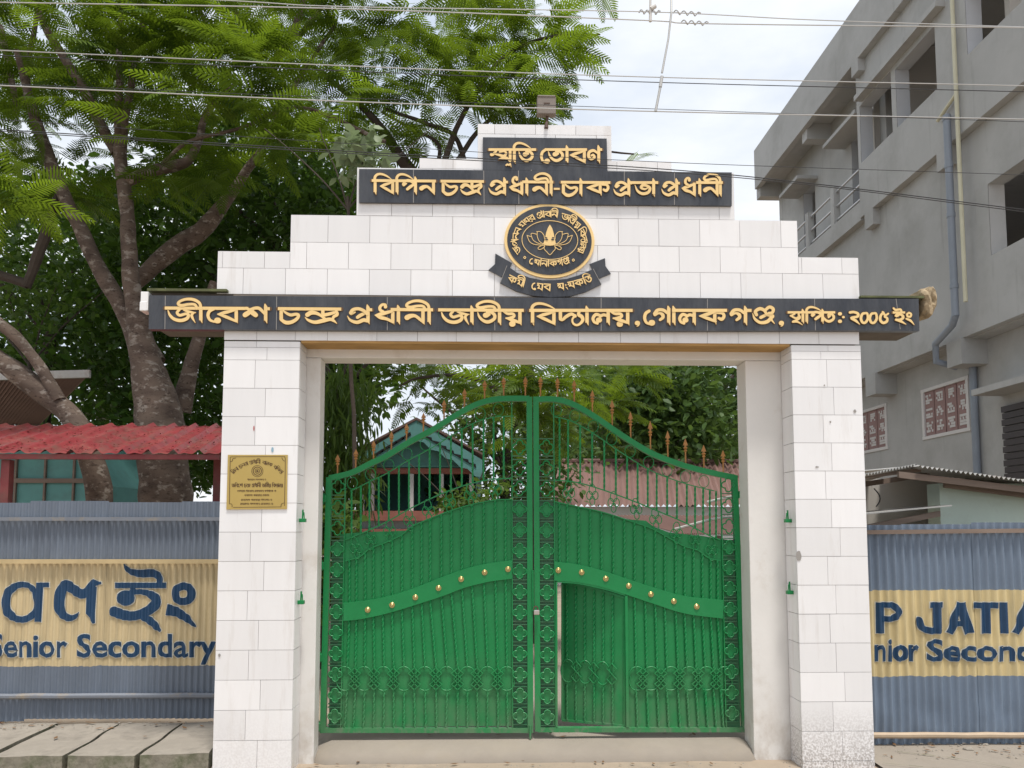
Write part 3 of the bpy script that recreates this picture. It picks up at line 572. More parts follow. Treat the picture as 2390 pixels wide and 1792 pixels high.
def arc_text(seq, cx, cy, rx, ry, a0, size, inward=True, a1=0, gap=160):
    """seq of glyph names along an oval; a0 start angle in degrees clockwise from the left"""
    u = size / 200.; a = R(a0); lens = [math.hypot(rx * math.sin(R(a0 + (a1 - a0) * i / 60)), ry * math.cos(R(a0 + (a1 - a0) * i / 60))) for i in range(61)]; full = sum(lens) / 61 * abs(R(a1 - a0))
    sp = full / sum((gap if k == ' ' else PG[k][0] + 14) * u for k in seq)
    for k in seq:
        adv = (gap if k == ' ' else PG[k][0] + 14) * u * sp
        x, y = cx + rx * math.cos(a), cy + ry * math.sin(a); tx, ty = -rx * math.sin(a), ry * math.cos(a); tl_ = math.hypot(tx, ty)
        sgn = 1 if inward else -1; rot = math.atan2(sgn * ty, sgn * tx)
        if k != ' ':
            px, py = E(x, y); ik.glyph(k, px, py, min(1, sp), 1, .82, rot, u / 6.9125)
            if k not in ('ii', 'i', 'aa', 'ng', 'e', 'p', 'pr', 'nn'):
                ca, sa = math.cos(rot), math.sin(rot); q = PG[k][0] * u / 6.9125 * min(1, sp); ik.line([(px, py, 30 * u / 6.9125), (px + ca * q, py + sa * q, 30 * u / 6.9125)])
        a += sgn * adv / tl_
arc_text(['j', 'p', 'aa', 'n', 'n', ' ', 'm', 's', 'r', ' ', 'pr', 'aa', 'bo', 'aa', 'n', 'ii', ' ', 'j', 'aa', 't', 'ii', 'yy', ' ', 'i', 'bo', 'dya', 'aa', 'l', 'yy'], 1122, 703, 590, 462, 150, 96, True, 388, 130)
arc_text(['e', 's', 'aa', 'n', 'aa', 'k', 'g', 'njj'], 1122, 705, 575, 330, 122, 98, False, 57)
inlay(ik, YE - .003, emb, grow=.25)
fl = MB().prism(wpoly([E(x, y) for x, y in ((1128, 450), (1165, 510), (1190, 590), (1200, 650), (1212, 700), (1225, 765), (1180, 785), (1128, 790), (1070, 785), (1018, 765), (1042, 700), (1055, 650), (1068, 580), (1095, 505))], YE), YE - .0105, YE - .004).build('lotus_bud', M['gold'], emb)
k = MB()
for x, y, rx, ry in ((1075, 692, 24, 14), (1172, 692, 24, 14), (1068, 662, 20, 8), (1180, 662, 20, 8)): k.prism(wpoly(oval(x, y, rx, ry, 12), YE), YE - .013, YE - .0115)
k.build('bud_eyes', M['granite'], emb)
rb = MB().prism(wpoly([E(x, y) for x, y in ((435, 1105), (600, 1220), (800, 1300), (1000, 1340), (1200, 1340), (1400, 1320), (1600, 1260), (1830, 1160), (1960, 1405), (1700, 1530), (1450, 1600), (1150, 1615), (850, 1590), (600, 1520), (325, 1380))], YE), YE - .004, .0)
rb = rb.build('motto_ribbon', M['granite'], GW)
k = MB(); k2 = MB()
for q_ in (((250, 905), (520, 1060), (430, 1240), (245, 1075)), ((245, 1075), (430, 1240), (345, 1280), (140, 1170))): k.prism(wpoly([E(x, y) for x, y in q_], YE), YE + .004, .0)
for q_ in (((1770, 1075), (2020, 980), (2030, 1110), (1840, 1200)), ((2030, 1110), (2115, 1230), (1930, 1305), (1840, 1200))): k2.prism(wpoly([E(x, y) for x, y in q_], YE), YE + .004, .0)
k.build('ribbon_tail', M['granite'], rb); k2.build('ribbon_tail', M['granite'], rb)
ik = Ink()
arc_text(['k', 'm', 'ii', ' ', 'e', 'm', 'bo', ' ', 's', 'ng', 's', 'k', 'i', 't'], 1130, -107, 1515, 1515, 115.5, 115, False, 64.5, 260)
inlay(ik, YE - .004, rb, grow=.3)
ik = Ink(); ik.line([(*E(437, 1107), 1.2), (*E(330, 1380), 1.2)]); ik.line([(*E(1828, 1162), 1.2), (*E(1955, 1403), 1.2)])
face_out(ik.mesh(MB(), YE, 0, .006)).build('ribbon_edge', M['smudge'], rb)
# old hinge stubs on the pillars
for (x, y, s_) in ((706, 1212, 1), (702, 1403, 1), (1836, 1213, -1), (1843, 1380, -1)):
    X0 = LX1 if s_ > 0 else RX0; c = P(x, y, X=X0 + s_ * .01) if 0 else P(x, y, .08); c.x = X0
    k = MB(); k.bbox(min(c.x, c.x + s_ * .045), max(c.x, c.x + s_ * .045), c.y - .02, c.y + .02, c.z - .02, c.z + .006, .003)
    k.tube([(c.x + s_ * .02, c.y, c.z), (c.x + s_ * .022, c.y, c.z + .07)], .006, 6); k.tube([(c.x + s_ * .034, c.y, c.z), (c.x + s_ * .03, c.y, c.z + .05)], .004, 5)
    k.build('hinge_stub', M['green'], GW)

# ------------------------------------------------------------------ iron gate leaves
YG = .42
def Gp(x, y, dy=0): p = P(x, y, YG); return Vector((p.x, YG + dy, p.z))
def A7(x, y): return (700 + x / 2.765, 820 + y / 2.765)      # detail tracings of the left leaf (upper), of the left leaf (lower), of the right leaf
def A2(x, y): return (700 + x / 2.765, 1192 + y / 2.765)
def A8(x, y): return (1200 + x / 2.765, 820 + y / 2.765)
def A1(x, y): return (1590 + x / 2.765, 1192 + y / 2.765)
def interp(curve, x):
    for (a, b_), (c, d) in zip(curve[:-1], curve[1:]):
        if a <= x <= c: return b_ + (d - b_) * (x - a) / (c - a + 1e-9)
    return curve[0][1] if x < curve[0][0] else curve[-1][1]
def flat_bar(mb, pts, wid, y0, y1):
    """flat bar following px points, width wid (m) in the gate plane, from depth y0 to y1"""
    q = [Gp(*p) for p in pts]; k = len(q); vs = []
    for i, p in enumerate(q):
        d = (q[min(i + 1, k - 1)] - q[max(i - 1, 0)]).normalized(); nn = Vector((-d.z, 0, d.x)) * wid / 2
        for sgn, yy in ((-1, y0), (1, y0), (1, y1), (-1, y1)): vs.append((p.x + sgn * nn.x, YG + yy, p.z + sgn * nn.z))
    fs = [(i * 4 + j, (i + 1) * 4 + j, (i + 1) * 4 + (j + 1) % 4, i * 4 + (j + 1) % 4) for i in range(k - 1) for j in range(4)] + [(0, 1, 2, 3), tuple((k - 1) * 4 + j for j in (3, 2, 1, 0))]
    mb.add(vs, fs)
def twisted(x0, y0, x1, y1, parent, m=None, r=.0088, dy=-.012, fn=None):
    a = (fn or Gp)(x0, y0, dy); c = (fn or Gp)(x1, y1, dy); n = max(4, int((c - a).length / .011)); mb = MB()
    mb.tube([a + (c - a) * i / n for i in range(n + 1)], r, 4, twist=.42); return mb.build('twisted_bar', m or M['green'], parent)
def wireloop(mb, pts, r=.0042, closed=True, dy=-.014, n=5):
    q = catmull(pts, 5, closed); mb.tube([Gp(x, y, dy) for x, y in q], r, n, closed)
def quat(a):
    f = (a + math.pi / 4) % (math.pi / 2) - math.pi / 4; return .54 * math.cos(f) + math.sqrt(max(0, .46 ** 2 - (.54 * math.sin(f)) ** 2))
def quatrefoil(x, y, s_, parent, dy=-.02, squash=1.):
    mb = MB(); pts = []
    for i in range(48):
        a = 2 * math.pi * i / 48; rr = s_ * quat(a); pts.append(Gp(x + rr * math.cos(a), y + rr * 1.04 * math.sin(a), dy))
    mb.tube(pts, .0052, 5, True); return mb.build('quatrefoil', M['green'], parent, True)
def spear(x, ytip, ybase, parent):
    mb = MB(); b_ = Gp(x, ybase); t = Gp(x, ytip); h = t.z - b_.z; mb.tube([b_, Vector((b_.x, YG, b_.z + h * .72))], .006, 6)
    z = b_.z + h * .55
    mb.lathe((b_.x, YG, 0), [(.004, z - .012), (.013, z - .006), (.014, z), (.006, z + .01), (.016, z + .016), (.017, z + .022), (.005, z + .03)], 8, 'Z')
    H = t.z - z; mb.prism([(b_.x - .006, z + .03), (b_.x + .006, z + .03), (b_.x + .009, z + H * .45), (b_.x + .019, z + H * .40), (b_.x + .013, z + H * .6), (b_.x, t.z), (b_.x - .013, z + H * .6), (b_.x - .019, z + H * .40), (b_.x - .009, z + H * .45)], YG - .006, YG + .006)
    return mb.build('spearhead', M['ochre'], parent)
def gate(name, label, tr, arch, post_o, post_i, rail_u, rail_l, sheet, band_t, band_b, studs, spears, ups, lows, col_o, col_i, ros, ovals, dias, bottom_y, wicket=None, hinge=(), outer=1):
    c = Gp((post_o[0][0] + post_i[0][0]) / 2, 1712); T = thing(name, label, 'gate', (c.x, YG, 0))
    fr = MB(); flat_bar(fr, [post_o[0], post_o[1]], .042, -.02, .022); flat_bar(fr, [post_i[0], post_i[1]], .042, -.02, .022)
    ac = [tuple(p) for p in catmull(arch, 5)]; flat_bar(fr, ac, .042, -.0204, .0224)
    flat_bar(fr, [(post_o[1][0], bottom_y), (post_i[1][0], bottom_y)], .035, -.0196, .0216)
    fr.build('frame', M['green'], T)
    # thin inner uprights and rails
    xo0, xo1 = col_o['x1']; xi0, xi1 = col_i['x1']
    rl = MB(); ru = [tuple(p) for p in catmull(rail_u, 5)]; rw = [tuple(p) for p in catmull(rail_l, 5)]
    for q in (ru, rw): flat_bar(rl, q, .008, -.016, .004)
    yto = interp(ac if ac[0][0] < ac[-1][0] else ac[::-1], xo0) + 8; yti = interp(ac if ac[0][0] < ac[-1][0] else ac[::-1], xi0) + 8
    flat_bar(rl, [(xo0, yto), (xo1, bottom_y - 6)], .007, -.0165, .0035); flat_bar(rl, [(xi0, yti), (xi1, bottom_y - 6)], .007, -.0165, .0035)
    rl.build('rails', M['green'], T)
    # sheet
    sh = [tuple(p) for p in sheet]; mb = MB()
    top_ = [Gp(*p) for p in sh]
    def column_faces(top_pts, yb):
        for a, c_ in zip(top_pts[:-1], top_pts[1:]):
            zb = Gp(0, yb).z; mb.add([(a.x, YG + .003, zb), (c_.x, YG + .003, zb), (c_.x, YG + .003, c_.z), (a.x, YG + .003, a.z), (a.x, YG + .006, zb), (c_.x, YG + .006, zb), (c_.x, YG + .006, c_.z), (a.x, YG + .006, a.z)], [(0, 1, 2, 3), (7, 6, 5, 4), (3, 2, 6, 7)])
    if wicket:
        wx0, wx1, wtop, wbot = wicket['x0'], wicket['x1'], wicket['top'], wicket['bot']
        xs_ = sorted(set([p[0] for p in sh] + [wx0, wx1] + [p[0] for p in wtop]))
        X0_, X1_ = sh[0][0], sh[-1][0]
        for a, c_ in zip(xs_[:-1], xs_[1:]):
            lo = [(a, bottom_y), (c_, bottom_y)]
            m_ = (a + c_) / 2
            if wx0 < m_ < wx1: lo = [(a, interp(wtop, a)), (c_, interp(wtop, c_))]
            v = [Gp(*lo[0]), Gp(*lo[1]), Gp(c_, interp(sh, c_)), Gp(a, interp(sh, a))]
            mb.add([(p.x, YG + .003, p.z) for p in v] + [(p.x, YG + .006, p.z) for p in v], [(0, 1, 2, 3), (7, 6, 5, 4), (3, 2, 6, 7), (1, 0, 4, 5)])
            if wx0 < m_ < wx1:
                v = [Gp(a, bottom_y), Gp(c_, bottom_y), Gp(c_, wbot), Gp(a, wbot)]; mb.add([(p.x, YG + .003, p.z) for p in v], [(0, 1, 2, 3)])
    else: column_faces(top_, bottom_y)
    mb.build('sheet_panel', M['green'], T)
    # column back plates
    for cl in (col_o, col_i):
        mb = MB(); y0 = cl['plate']; a, c_ = Gp(cl['xa'][0], y0), Gp(cl['xb'][1], bottom_y); xa, xb = min(a.x, c_.x), max(a.x, c_.x)
        mb.box(xa, xb, YG + .0031, YG + .0062, c_.z, a.z); mb.build('column_panel', M['greend'], T)
        k = MB()
        for i, yq in enumerate([y_ for y_ in cl['ys'] if y_ < bottom_y - 14]):
            f = min(1, max(0, (yq - cl['ys'][0]) / (cl['ys'][-1] - cl['ys'][0])))
            xl = cl['xa'][0] + (cl['xa'][1] - cl['xa'][0]) * f; xr = cl['xb'][0] + (cl['xb'][1] - cl['xb'][0]) * f
            quatrefoil((xl + xr) / 2, yq, cl['r'], T)
            if yq > cl['plate']:
                c2 = Gp((xl + xr) / 2, yq); kk = MB(); pts = []
                for j in range(48):
                    an = 2 * math.pi * j / 48; rr = cl['r'] * 5.87 / 1796 * .9 * quat(an); pts.append((c2.x + rr * math.cos(an), c2.z + rr * math.sin(an)))
                kk.prism(pts, YG - .009, YG + .003); kk.build('quatrefoil_plate', M['green'], T)
            pitch = cl['pitch']
            for off in (-pitch / 2 + 4, pitch / 2 - 4): k = MB(); flat_bar(k, [(xl, yq + off), (xr, yq + off)], .007, -.015, .003); k.build('crossbar', M['greend'], T)
    # band with studs
    bt = [tuple(p) for p in catmull(band_t, 5)]; bb = [tuple(p) for p in catmull(band_b, 5)]; mb = MB(); xs_ = np.linspace(bt[0][0], bt[-1][0], 30)
    q = [(Gp(x, interp(bt, x)), Gp(x, interp(bb, x))) for x in xs_]; vs = []
    for a, c_ in q: vs += [(a.x, YG - .026, a.z), (c_.x, YG - .026, c_.z), (c_.x, YG + .002, c_.z), (a.x, YG + .002, a.z)]
    mb.add(vs, [(i * 4 + j, i * 4 + (j + 1) % 4, (i + 1) * 4 + (j + 1) % 4, (i + 1) * 4 + j) for i in range(29) for j in range(4)] + [(3, 2, 1, 0), (116, 117, 118, 119)])
    bd = mb.build('studded_band', M['green'], T)
    for x, y in studs:
        c_ = Gp(x, y); k = MB(); k.lathe((c_.x, YG - .026, c_.z), [(.021, 0), (.0213, -.004), (.018, -.007), (.0145, -.005), (.011, -.008), (.0075, -.011), (.003, -.0098)], 18); k.build('stud', M['stud'], bd, True)
    for x, yt in spears: spear(x, yt, interp(ac if ac[0][0] < ac[-1][0] else ac[::-1], x) - 3, T)
    inn = lambda q_, x: interp(q_ if q_[0][0] < q_[-1][0] else q_[::-1], x)
    for x in ups: twisted(x, inn(ac, x) + 40 if abs(x - (xo0 if outer else xi0)) > 1 else inn(ac, x) + 8, x, inn(ru, x), T, r=.008)
    # small circles under the arch
    k = MB()
    for i in range(9):
        t = (i + .6) / 9.2; x = ac[0][0] + (ac[-1][0] - ac[0][0]) * (.06 + .84 * t); y = inn(ac, x) + 25; pts = [(x + 12 * math.cos(a), y + 14 * math.sin(a)) for a in np.linspace(0, 2 * math.pi, 9)[:-1]]; wireloop(k, pts, .0027)
    flat_bar(k, [(p[0], p[1] + 41) for p in ac[5:-5]], .006, -.013, .001)
    k.build('arch_circles', M['green'], T)
    for (x, y, h, lean) in ros:
        k = MB(); s_ = h / 44.
        for dx, dyy, rx, ry in ((0, -13, 8, 11), (-7, 1, 7, 9), (7, 1, 7, 9), (0, 14, 6, 10)):
            pts = [(x + (dx + rx * math.cos(a) + lean * (dyy + ry * math.sin(a))) * s_, y + (dyy + ry * math.sin(a) * (1.25 if math.sin(a) < 0 else 1)) * s_) for a in np.linspace(0, 2 * math.pi, 11)[:-1]]; wireloop(k, pts, .0036)
        k.build('rosette', M['green'], T)
    row_t, row_b = ovals['yt'], ovals['yb']; ym = (row_t + row_b) / 2
    def in_w(x): return wicket and wx0 - 3 < x < wx1 + 4
    for (x0, x1, xt0, xt1) in lows:    # upper part rail->band, band->ovals, ovals->foot; x drifts with the lean of the photo
        yb0 = inn(bt, xt0); yb1 = inn(bb, xt0)
        twisted(xt0, inn(rw, xt0), xt0, yb0 + 1, T)
        if in_w(x0): continue
        twisted(xt0, yb1 - 1, x0, row_t + 3, T); twisted(x0, row_b - 3, x1, bottom_y - 5, T)
    k = MB()
    for x in ovals['xs']:
        if in_w(x): continue
        wdt = ovals['w']; hh = (row_b - row_t) / 2
        pts = [(x + wdt * math.copysign(abs(math.cos(a)) ** .8, math.cos(a)) * (.86 if abs(math.sin(a)) < .3 else 1), ym + hh * math.sin(a)) for a in np.linspace(0, 2 * math.pi, 17)[:-1]]; wireloop(k, pts, .005, dy=-.012)
    for x in dias:
        if in_w(x): continue
        d = ovals['d']; h = (row_b - row_t) / 2
        for s_ in (-1, 1): k.tube([Gp(*p, -.019) for p in ((x, ym - h * .92), (x + s_ * d, ym - h * .46), (x - s_ * d * .0, ym), (x + s_ * d, ym + h * .46), (x, ym + h * .92))], .0058, 4); k.tube([Gp(*p, -.0215) for p in ((x + s_ * d * .5, ym - h * .66), (x - s_ * d * .62, ym), (x + s_ * d * .5, ym + h * .66))], .005, 4)
    k.build('oval_ornament_row', M['green'], T)
    for (x, y) in hinge:
        c_ = Gp(x, y); k = MB(); k.bbox(c_.x - .028, c_.x + .028, YG - .035, YG + .03, c_.z - .028, c_.z + .028, .004); k.lathe((c_.x, YG - .0, 0), [(.016, c_.z - .04), (.016, c_.z + .04)], 10, 'Z'); k.build('hinge', M['green'], T)
    return T
aL = [A7(x, y) for x, y in ((192, 818), (330, 785), (450, 727), (560, 675), (700, 590), (860, 505), (1000, 417), (1130, 347), (1250, 312), (1380, 305), (1480, 306))]
ru = [A7(x, y) for x, y in ((295, 1215), (450, 1152), (580, 1090), (720, 1010), (960, 900), (1180, 835), (1368, 818))]
rw_ = [A7(x, y) for x, y in ((295, 1352), (390, 1322), (450, 1274), (560, 1230), (660, 1182), (720, 1132), (830, 1082), (960, 1032), (1100, 990), (1250, 960), (1368, 955))]
shl = [A7(x, y) for x, y in ((258, 1178), (420, 1165), (690, 1157), (760, 1105), (830, 1082), (960, 1032), (1100, 990), (1250, 960), (1370, 955))]
lowx = [(305, 290, 320), (358, 345, 365), (418, 410, 421), (480, 475, 475), (543, 540, 535), (605, 605, 595), (672, 672, 658), (738, 742, 725), (807, 812, 785), (878, 882, 840), (950, 942, 912), (1018, 1015, 977), (1080, 1080, 1045), (1143, 1147, 1110), (1210, 1208, 1186), (1275, 1277, 1260), (1335, 1340, 1326)]
lo = [(A2(a, 0)[0], A2(b_, 0)[0], A2(c, 0)[0], 0) for a, b_, c in lowx]
gL = gate('gate_leaf', 'left green iron gate leaf, closed and without a wicket door', A7, aL, [A7(190, 812), A2(150, 1430)], [A7(1480, 295), A2(1487, 1430)], ru, rw_, shl,
     [A2(x, y) for x, y in ((285, 592), (360, 585), (520, 561), (700, 511), (880, 441), (1050, 379), (1200, 341), (1367, 318))], [A2(x, y) for x, y in ((280, 708), (400, 696), (580, 656), (760, 601), (930, 546), (1060, 496), (1220, 456), (1367, 437))],
     [A2(*p) for p in ((441, 637), (597, 606), (747, 557), (896, 497), (1041, 440), (1192, 397), (1342, 376))],
     [A7(*p) for p in ((242, 665), (360, 630), (475, 575), (590, 515), (688, 465), (797, 395), (930, 312), (1062, 240), (1192, 185), (1315, 165), (1455, 160))],
     [A7(x, 0)[0] for x in (335, 395, 450, 510, 575, 640, 705, 770, 838, 905, 975, 1045, 1115, 1185, 1250, 1315)], lo,
     dict(xa=(A7(207, 0)[0], A2(170, 0)[0]), xb=(A7(293, 0)[0], A2(265, 0)[0]), x1=(A7(295, 0)[0], A2(266, 0)[0]), plate=A7(0, 1215)[1], ys=[A7(0, 872)[1] + 48.6 * i for i in range(17)], r=15.5, pitch=48.6),
     dict(xa=(A7(1368, 0)[0], A2(1374, 0)[0]), xb=(A7(1465, 0)[0], A2(1468, 0)[0]), x1=(A7(1367, 0)[0], A2(1373, 0)[0]), plate=A7(0, 957)[1], ys=[A7(0, 620)[1] + 48.1 * i for i in range(19)], r=16, pitch=48.1),
     [(*A7(362, 1272), 44, .2), (*A7(458, 1215), 44, 0), (*A7(580, 1160), 44, 0), (*A7(710, 1092), 44, .1), (*A7(830, 1030), 44, .1), (*A7(965, 975), 44, 0), (*A7(1100, 930), 44, .1), (*A7(1260, 895), 44, 0)],
     dict(yt=A2(0, 1005)[1], yb=A2(0, 1157)[1], xs=[A2(x, 0)[0] for x in (290, 415, 540, 672, 808, 948, 1082, 1210, 1335)], w=19, d=14), [A2(x, 0)[0] for x in (355, 480, 605, 740, 878, 1018, 1143, 1275)], A2(0, 1414)[1],
     hinge=[A7(150, 950), A2(135, 355), A2(122, 945), A2(112, 1390)])
aR = [A8(x, y) for x, y in ((122, 312), (260, 310), (380, 343), (520, 423), (660, 520), (800, 610), (900, 665), (1000, 705), (1130, 748), (1290, 787), (1422, 814))]
ru = [A8(x, y) for x, y in ((253, 830), (400, 845), (560, 890), (740, 955), (900, 1020), (1100, 1105), (1240, 1180), (1330, 1218))]
rw_ = [A8(x, y) for x, y in ((255, 968), (400, 1000), (560, 1035), (720, 1085), (880, 1140), (1000, 1205), (1100, 1258), (1180, 1280), (1250, 1330), (1330, 1350))]
shr = [A8(x, y) for x, y in ((253, 968), (400, 1000), (560, 1035), (720, 1082), (850, 1092), (900, 1130), (1000, 1168), (1210, 1190), (1378, 1216))]
wt = [A2(x, y) for x, y in ((1660, 462), (1760, 468), (1830, 478), (1900, 493), (1990, 515), (2096, 548))]
rx_ = [(1672, 1672), (1725, 1722), (1797, 1790), (1872, 1860), (1945, 1930), (2020, 2005), (2093, 2085), (2165, 2150)]
low8 = [292, 342, 415, 490, 562, 638, 710, 775, 843, 908, 970, 1040, 1097, 1155, 1212, 1265, 1310]
lowR = []
for x in low8:
    px = A8(x, 0)[0]; f = (px - 1292) / (1683 - 1292); lowR.append((px + 7 * f, px + 14 * f, px, 0))
ovx = [1486 + 0, 1519, 1565, 1607, 1648, 1690]
gR = gate('gate_leaf', 'right green iron gate leaf with a small wicket door standing open', A8, aR, [A8(1420, 800), A1(408, 1408)], [A8(140, 300), A2(1535, 1420)], ru, rw_, shr,
     [A8(x, y) for x, y in ((257, 1355), (400, 1372), (560, 1410), (740, 1470), (900, 1522), (1100, 1577), (1342, 1602))], [A8(x, y) for x, y in ((257, 1478), (400, 1487), (560, 1518), (740, 1575), (900, 1628), (1100, 1690), (1342, 1722))],
     [A8(*p) for p in ((283, 1412), (433, 1425), (588, 1465), (736, 1512), (878, 1566), (1025, 1611), (1172, 1645))],
     [A8(*p) for p in ((170, 160), (280, 168), (388, 183), (505, 250), (633, 312), (752, 388), (880, 447), (992, 512), (1107, 562), (1225, 605), (1350, 638))],
     [A8(x, 0)[0] for x in (292, 347, 425, 502, 580, 655, 727, 795, 860, 918, 985, 1048, 1112, 1165, 1217, 1260, 1300)], lowR,
     dict(xa=(A8(1335, 0)[0], A1(287, 0)[0]), xb=(A8(1418, 0)[0], A1(383, 0)[0]), x1=(A8(1331, 0)[0], A1(286, 0)[0]), plate=A8(0, 1215)[1], ys=[A8(0, 862)[1] + 48.3 * i for i in range(17)], r=15.5, pitch=48.3),
     dict(xa=(A8(160, 0)[0], A2(1550, 0)[0]), xb=(A8(252, 0)[0], A2(1648, 0)[0]), x1=(A8(254, 0)[0], A2(1650, 0)[0]), plate=A8(0, 957)[1], ys=[A8(0, 620)[1] + 48.3 * i for i in range(19)], r=16, pitch=48.3),
     [(*A8(350, 915), 44, .0), (*A8(503, 930), 42, 0), (*A8(640, 975), 42, 0), (*A8(785, 1020), 42, .1), (*A8(910, 1085), 44, .1), (*A8(1045, 1175), 44, 0), (*A8(1165, 1215), 44, .1), (*A8(1272, 1280), 46, 0)],
     dict(yt=A2(0, 1005)[1], yb=A2(0, 1155)[1], xs=ovx, w=19, d=14), [1499, 1541, 1585, 1628, 1670], A2(0, 1410)[1],
     wicket=dict(x0=A2(1660, 0)[0], x1=A2(2096, 0)[0], top=wt, bot=A2(0, 1395)[1]), hinge=[A8(1468, 925), A8(1487, 1345), A1(430, 930), A1(445, 1385)], outer=1)
# wicket: jamb, head and the leaf itself, swung inward about its right edge
jb = MB(); flat_bar(jb, [A2(2103, 545), A2(2112, 1392)], .02, -.024, .012); flat_bar(jb, [A2(1655, 455), A2(1657, 1392)], .012, -.022, .012)
flat_bar(jb, [(x, y - 4) for x, y in catmull(wt, 4)], .024, -.023, .0118); jb.build('wicket_frame', M['green'], gR)
hx = A2(2098, 0)[0]; H0 = Gp(hx, 1600); ang = R(21); wl = Gp(hx, 1600).x - Gp(A2(1668, 0)[0], 1600).x
def Wp(x, y, dy=0):
    p = Gp(x, y); d = H0.x - p.x; return Vector((H0.x - d * math.cos(ang) + dy * math.sin(ang), YG + .014 + d * math.sin(ang) + dy * math.cos(ang), p.z))
wx = [A2(x, 0)[0] for x in (1682, 1720, 1770, 1830, 1900, 1990, 2097)]; bot = A2(0, 1390)[1]
mb = MB()
for a, c in zip(wx[:-1], wx[1:]):
    v = [Wp(a, bot), Wp(c, bot), Wp(c, interp(wt, c) - 6), Wp(a, interp(wt, a) - 6)]; u = [p + Vector((math.sin(ang) * .004, math.cos(ang) * .004, 0)) for p in v]; mb.add(v + u, [(0, 1, 2, 3), (7, 6, 5, 4), (3, 2, 6, 7)])
wd = mb.build('wicket_door', M['green'], gR)
mb = MB(); fr_ = [(wx[0], bot), (wx[-1], bot)] + [(x, interp(wt, x) + 5) for x in wx[::-1]] + [(wx[0], bot)]
for a, c in zip(fr_[:-1], fr_[1:]): mb.tube([Wp(*a, -.004), Wp(*c, -.004)], .012, 4)
mb.build('wicket_rim', M['green'], wd)
for i, x in enumerate((1715, 1775, 1835, 1897, 1958, 2020)):
    px = A2(x, 0)[0]; twisted(px, interp(wt, px) + 8, px, A2(0, 1000)[1], wd, fn=Wp, dy=-.01); twisted(px, A2(0, 1125)[1], px, bot - 3, wd, fn=Wp, dy=-.01)
mb = MB(); ym = A2(0, 1058)[1]; hh = 27
for x in (1722, 1838, 1955):
    px = A2(x, 0)[0]; mb.tube([Wp(px + 17 * math.cos(a), ym + hh * math.sin(a), -.012) for a in np.linspace(0, 2 * math.pi, 21)[:-1]], .0058, 5, True)
for x in (1780, 1897, 2018):
    px = A2(x, 0)[0]
    for s_ in (-1, 1): mb.tube([Wp(*p, -.018) for p in ((px, ym - hh * .92), (px + s_ * 12, ym - hh * .46), (px, ym), (px + s_ * 12, ym + hh * .46), (px, ym + hh * .92))], .0055, 4)
mb.build('oval_ornament_row', M['green'], wd)
# drop bolt and padlock
mb = MB(); mb.tube([Gp(1243, 1330, -.03), Gp(1243.5, 1425, -.03)], .007, 6); mb.tube([Gp(1237, 1690, -.03), Gp(1237, 1722, -.03)], .009, 6); mb.build('drop_bolt', M['green'], gL)
c = Gp(1252, 1425); pk = thing('padlock', 'small steel padlock hanging where the two green leaves meet', 'padlock', (c.x, YG - .05, c.z))
MB().bbox(c.x - .024, c.x + .02, YG - .07, YG - .042, c.z - .026, c.z + .012, .007).build('lock_body', M['chrome'], pk)
mb = MB(); mb.tube([(c.x - .02 + .016 * (1 - math.cos(a)) - .004, YG - .056, c.z + .012 + .026 * math.sin(a)) for a in np.linspace(0, math.pi, 9)], .0045, 6); mb.build('shackle', M['iron'], pk)

# ------------------------------------------------------------------ brass plaque
YP = -.014
pq = [P(x, y, YP) for x, y in ((532.5, 1061.5), (529, 1189), (670, 1188), (672, 1061.5))]
pc = (pq[0] + pq[2]) / 2
T = thing('brass_plaque', 'square brass plaque engraved with brown text on the left pillar', 'plaque', (pc.x, YP, pc.z))
MB().prism([(p.x, p.z) for p in pq], YP - .006, YP - .0005).build('plate', M['brass'], T)
ik = Ink(); q = 11.06
def Q(x, y): return (520 + x / q, 1050 + y / q)
for pts in (((200, 190), (340, 178), (1490, 172), (1610, 190)), ((1610, 190), (1620, 330), (1600, 1440)), ((1510, 1470), (280, 1482)), ((200, 200), (178, 1400)), ((200, 300), (250, 290), (270, 230), (340, 210)), ((1600, 290), (1560, 260), (1530, 200)), ((180, 1390), (240, 1400), (250, 1470)), ((1580, 1370), (1520, 1400), (1510, 1470))):
    ik.line([(*Q(*p), 1.3) for p in pts], len(pts) == 2)
for rr in (145, 105, 60): ik.line([(*Q(900 + rr * math.cos(a), 548 + rr * math.sin(a)), 1.2 if rr != 105 else 1.8) for a in np.linspace(0, 2 * math.pi, 21)])
for i in range(6): ik.line([(*Q(900, 548), 1.6), (*Q(900 + 42 * math.cos(i), 548 + 42 * math.sin(i)), 1.2)])
def line_text(seq, x0, x1, y, size):
    u = size / 200 / q; tot = sum(150 if k == ' ' else PG[k][0] + 16 for k in seq); f = (x1 - x0) / q / (tot * u); x = x0 / q + 520
    wx_ = x
    for k in list(seq) + [' ']:
        if k == ' ':
            ik.line([(wx_, 1050 + y / q, 30 * u), (x - 10 * u, 1050 + y / q, 30 * u)]); x += 150 * u * f; wx_ = x; continue
        ik.glyph(k, x + (PG[k][0] * u * .3 if k == 'ii' else 0), 1050 + y / q, f, 1, .8, 0, u); x += (PG[k][0] + 16) * u * f
line_text("j i bo e sh".split() + [' '] + "ch ndr".split() + [' '] + "pr dh aa n ii".split() + [' '] + "j aa t ii yy".split() + [' '] + "i bo dya aa l yy".split(), 235, 1560, 880, 85)
rs = random.Random(5); pool = "n bo k t l m s d r g".split()
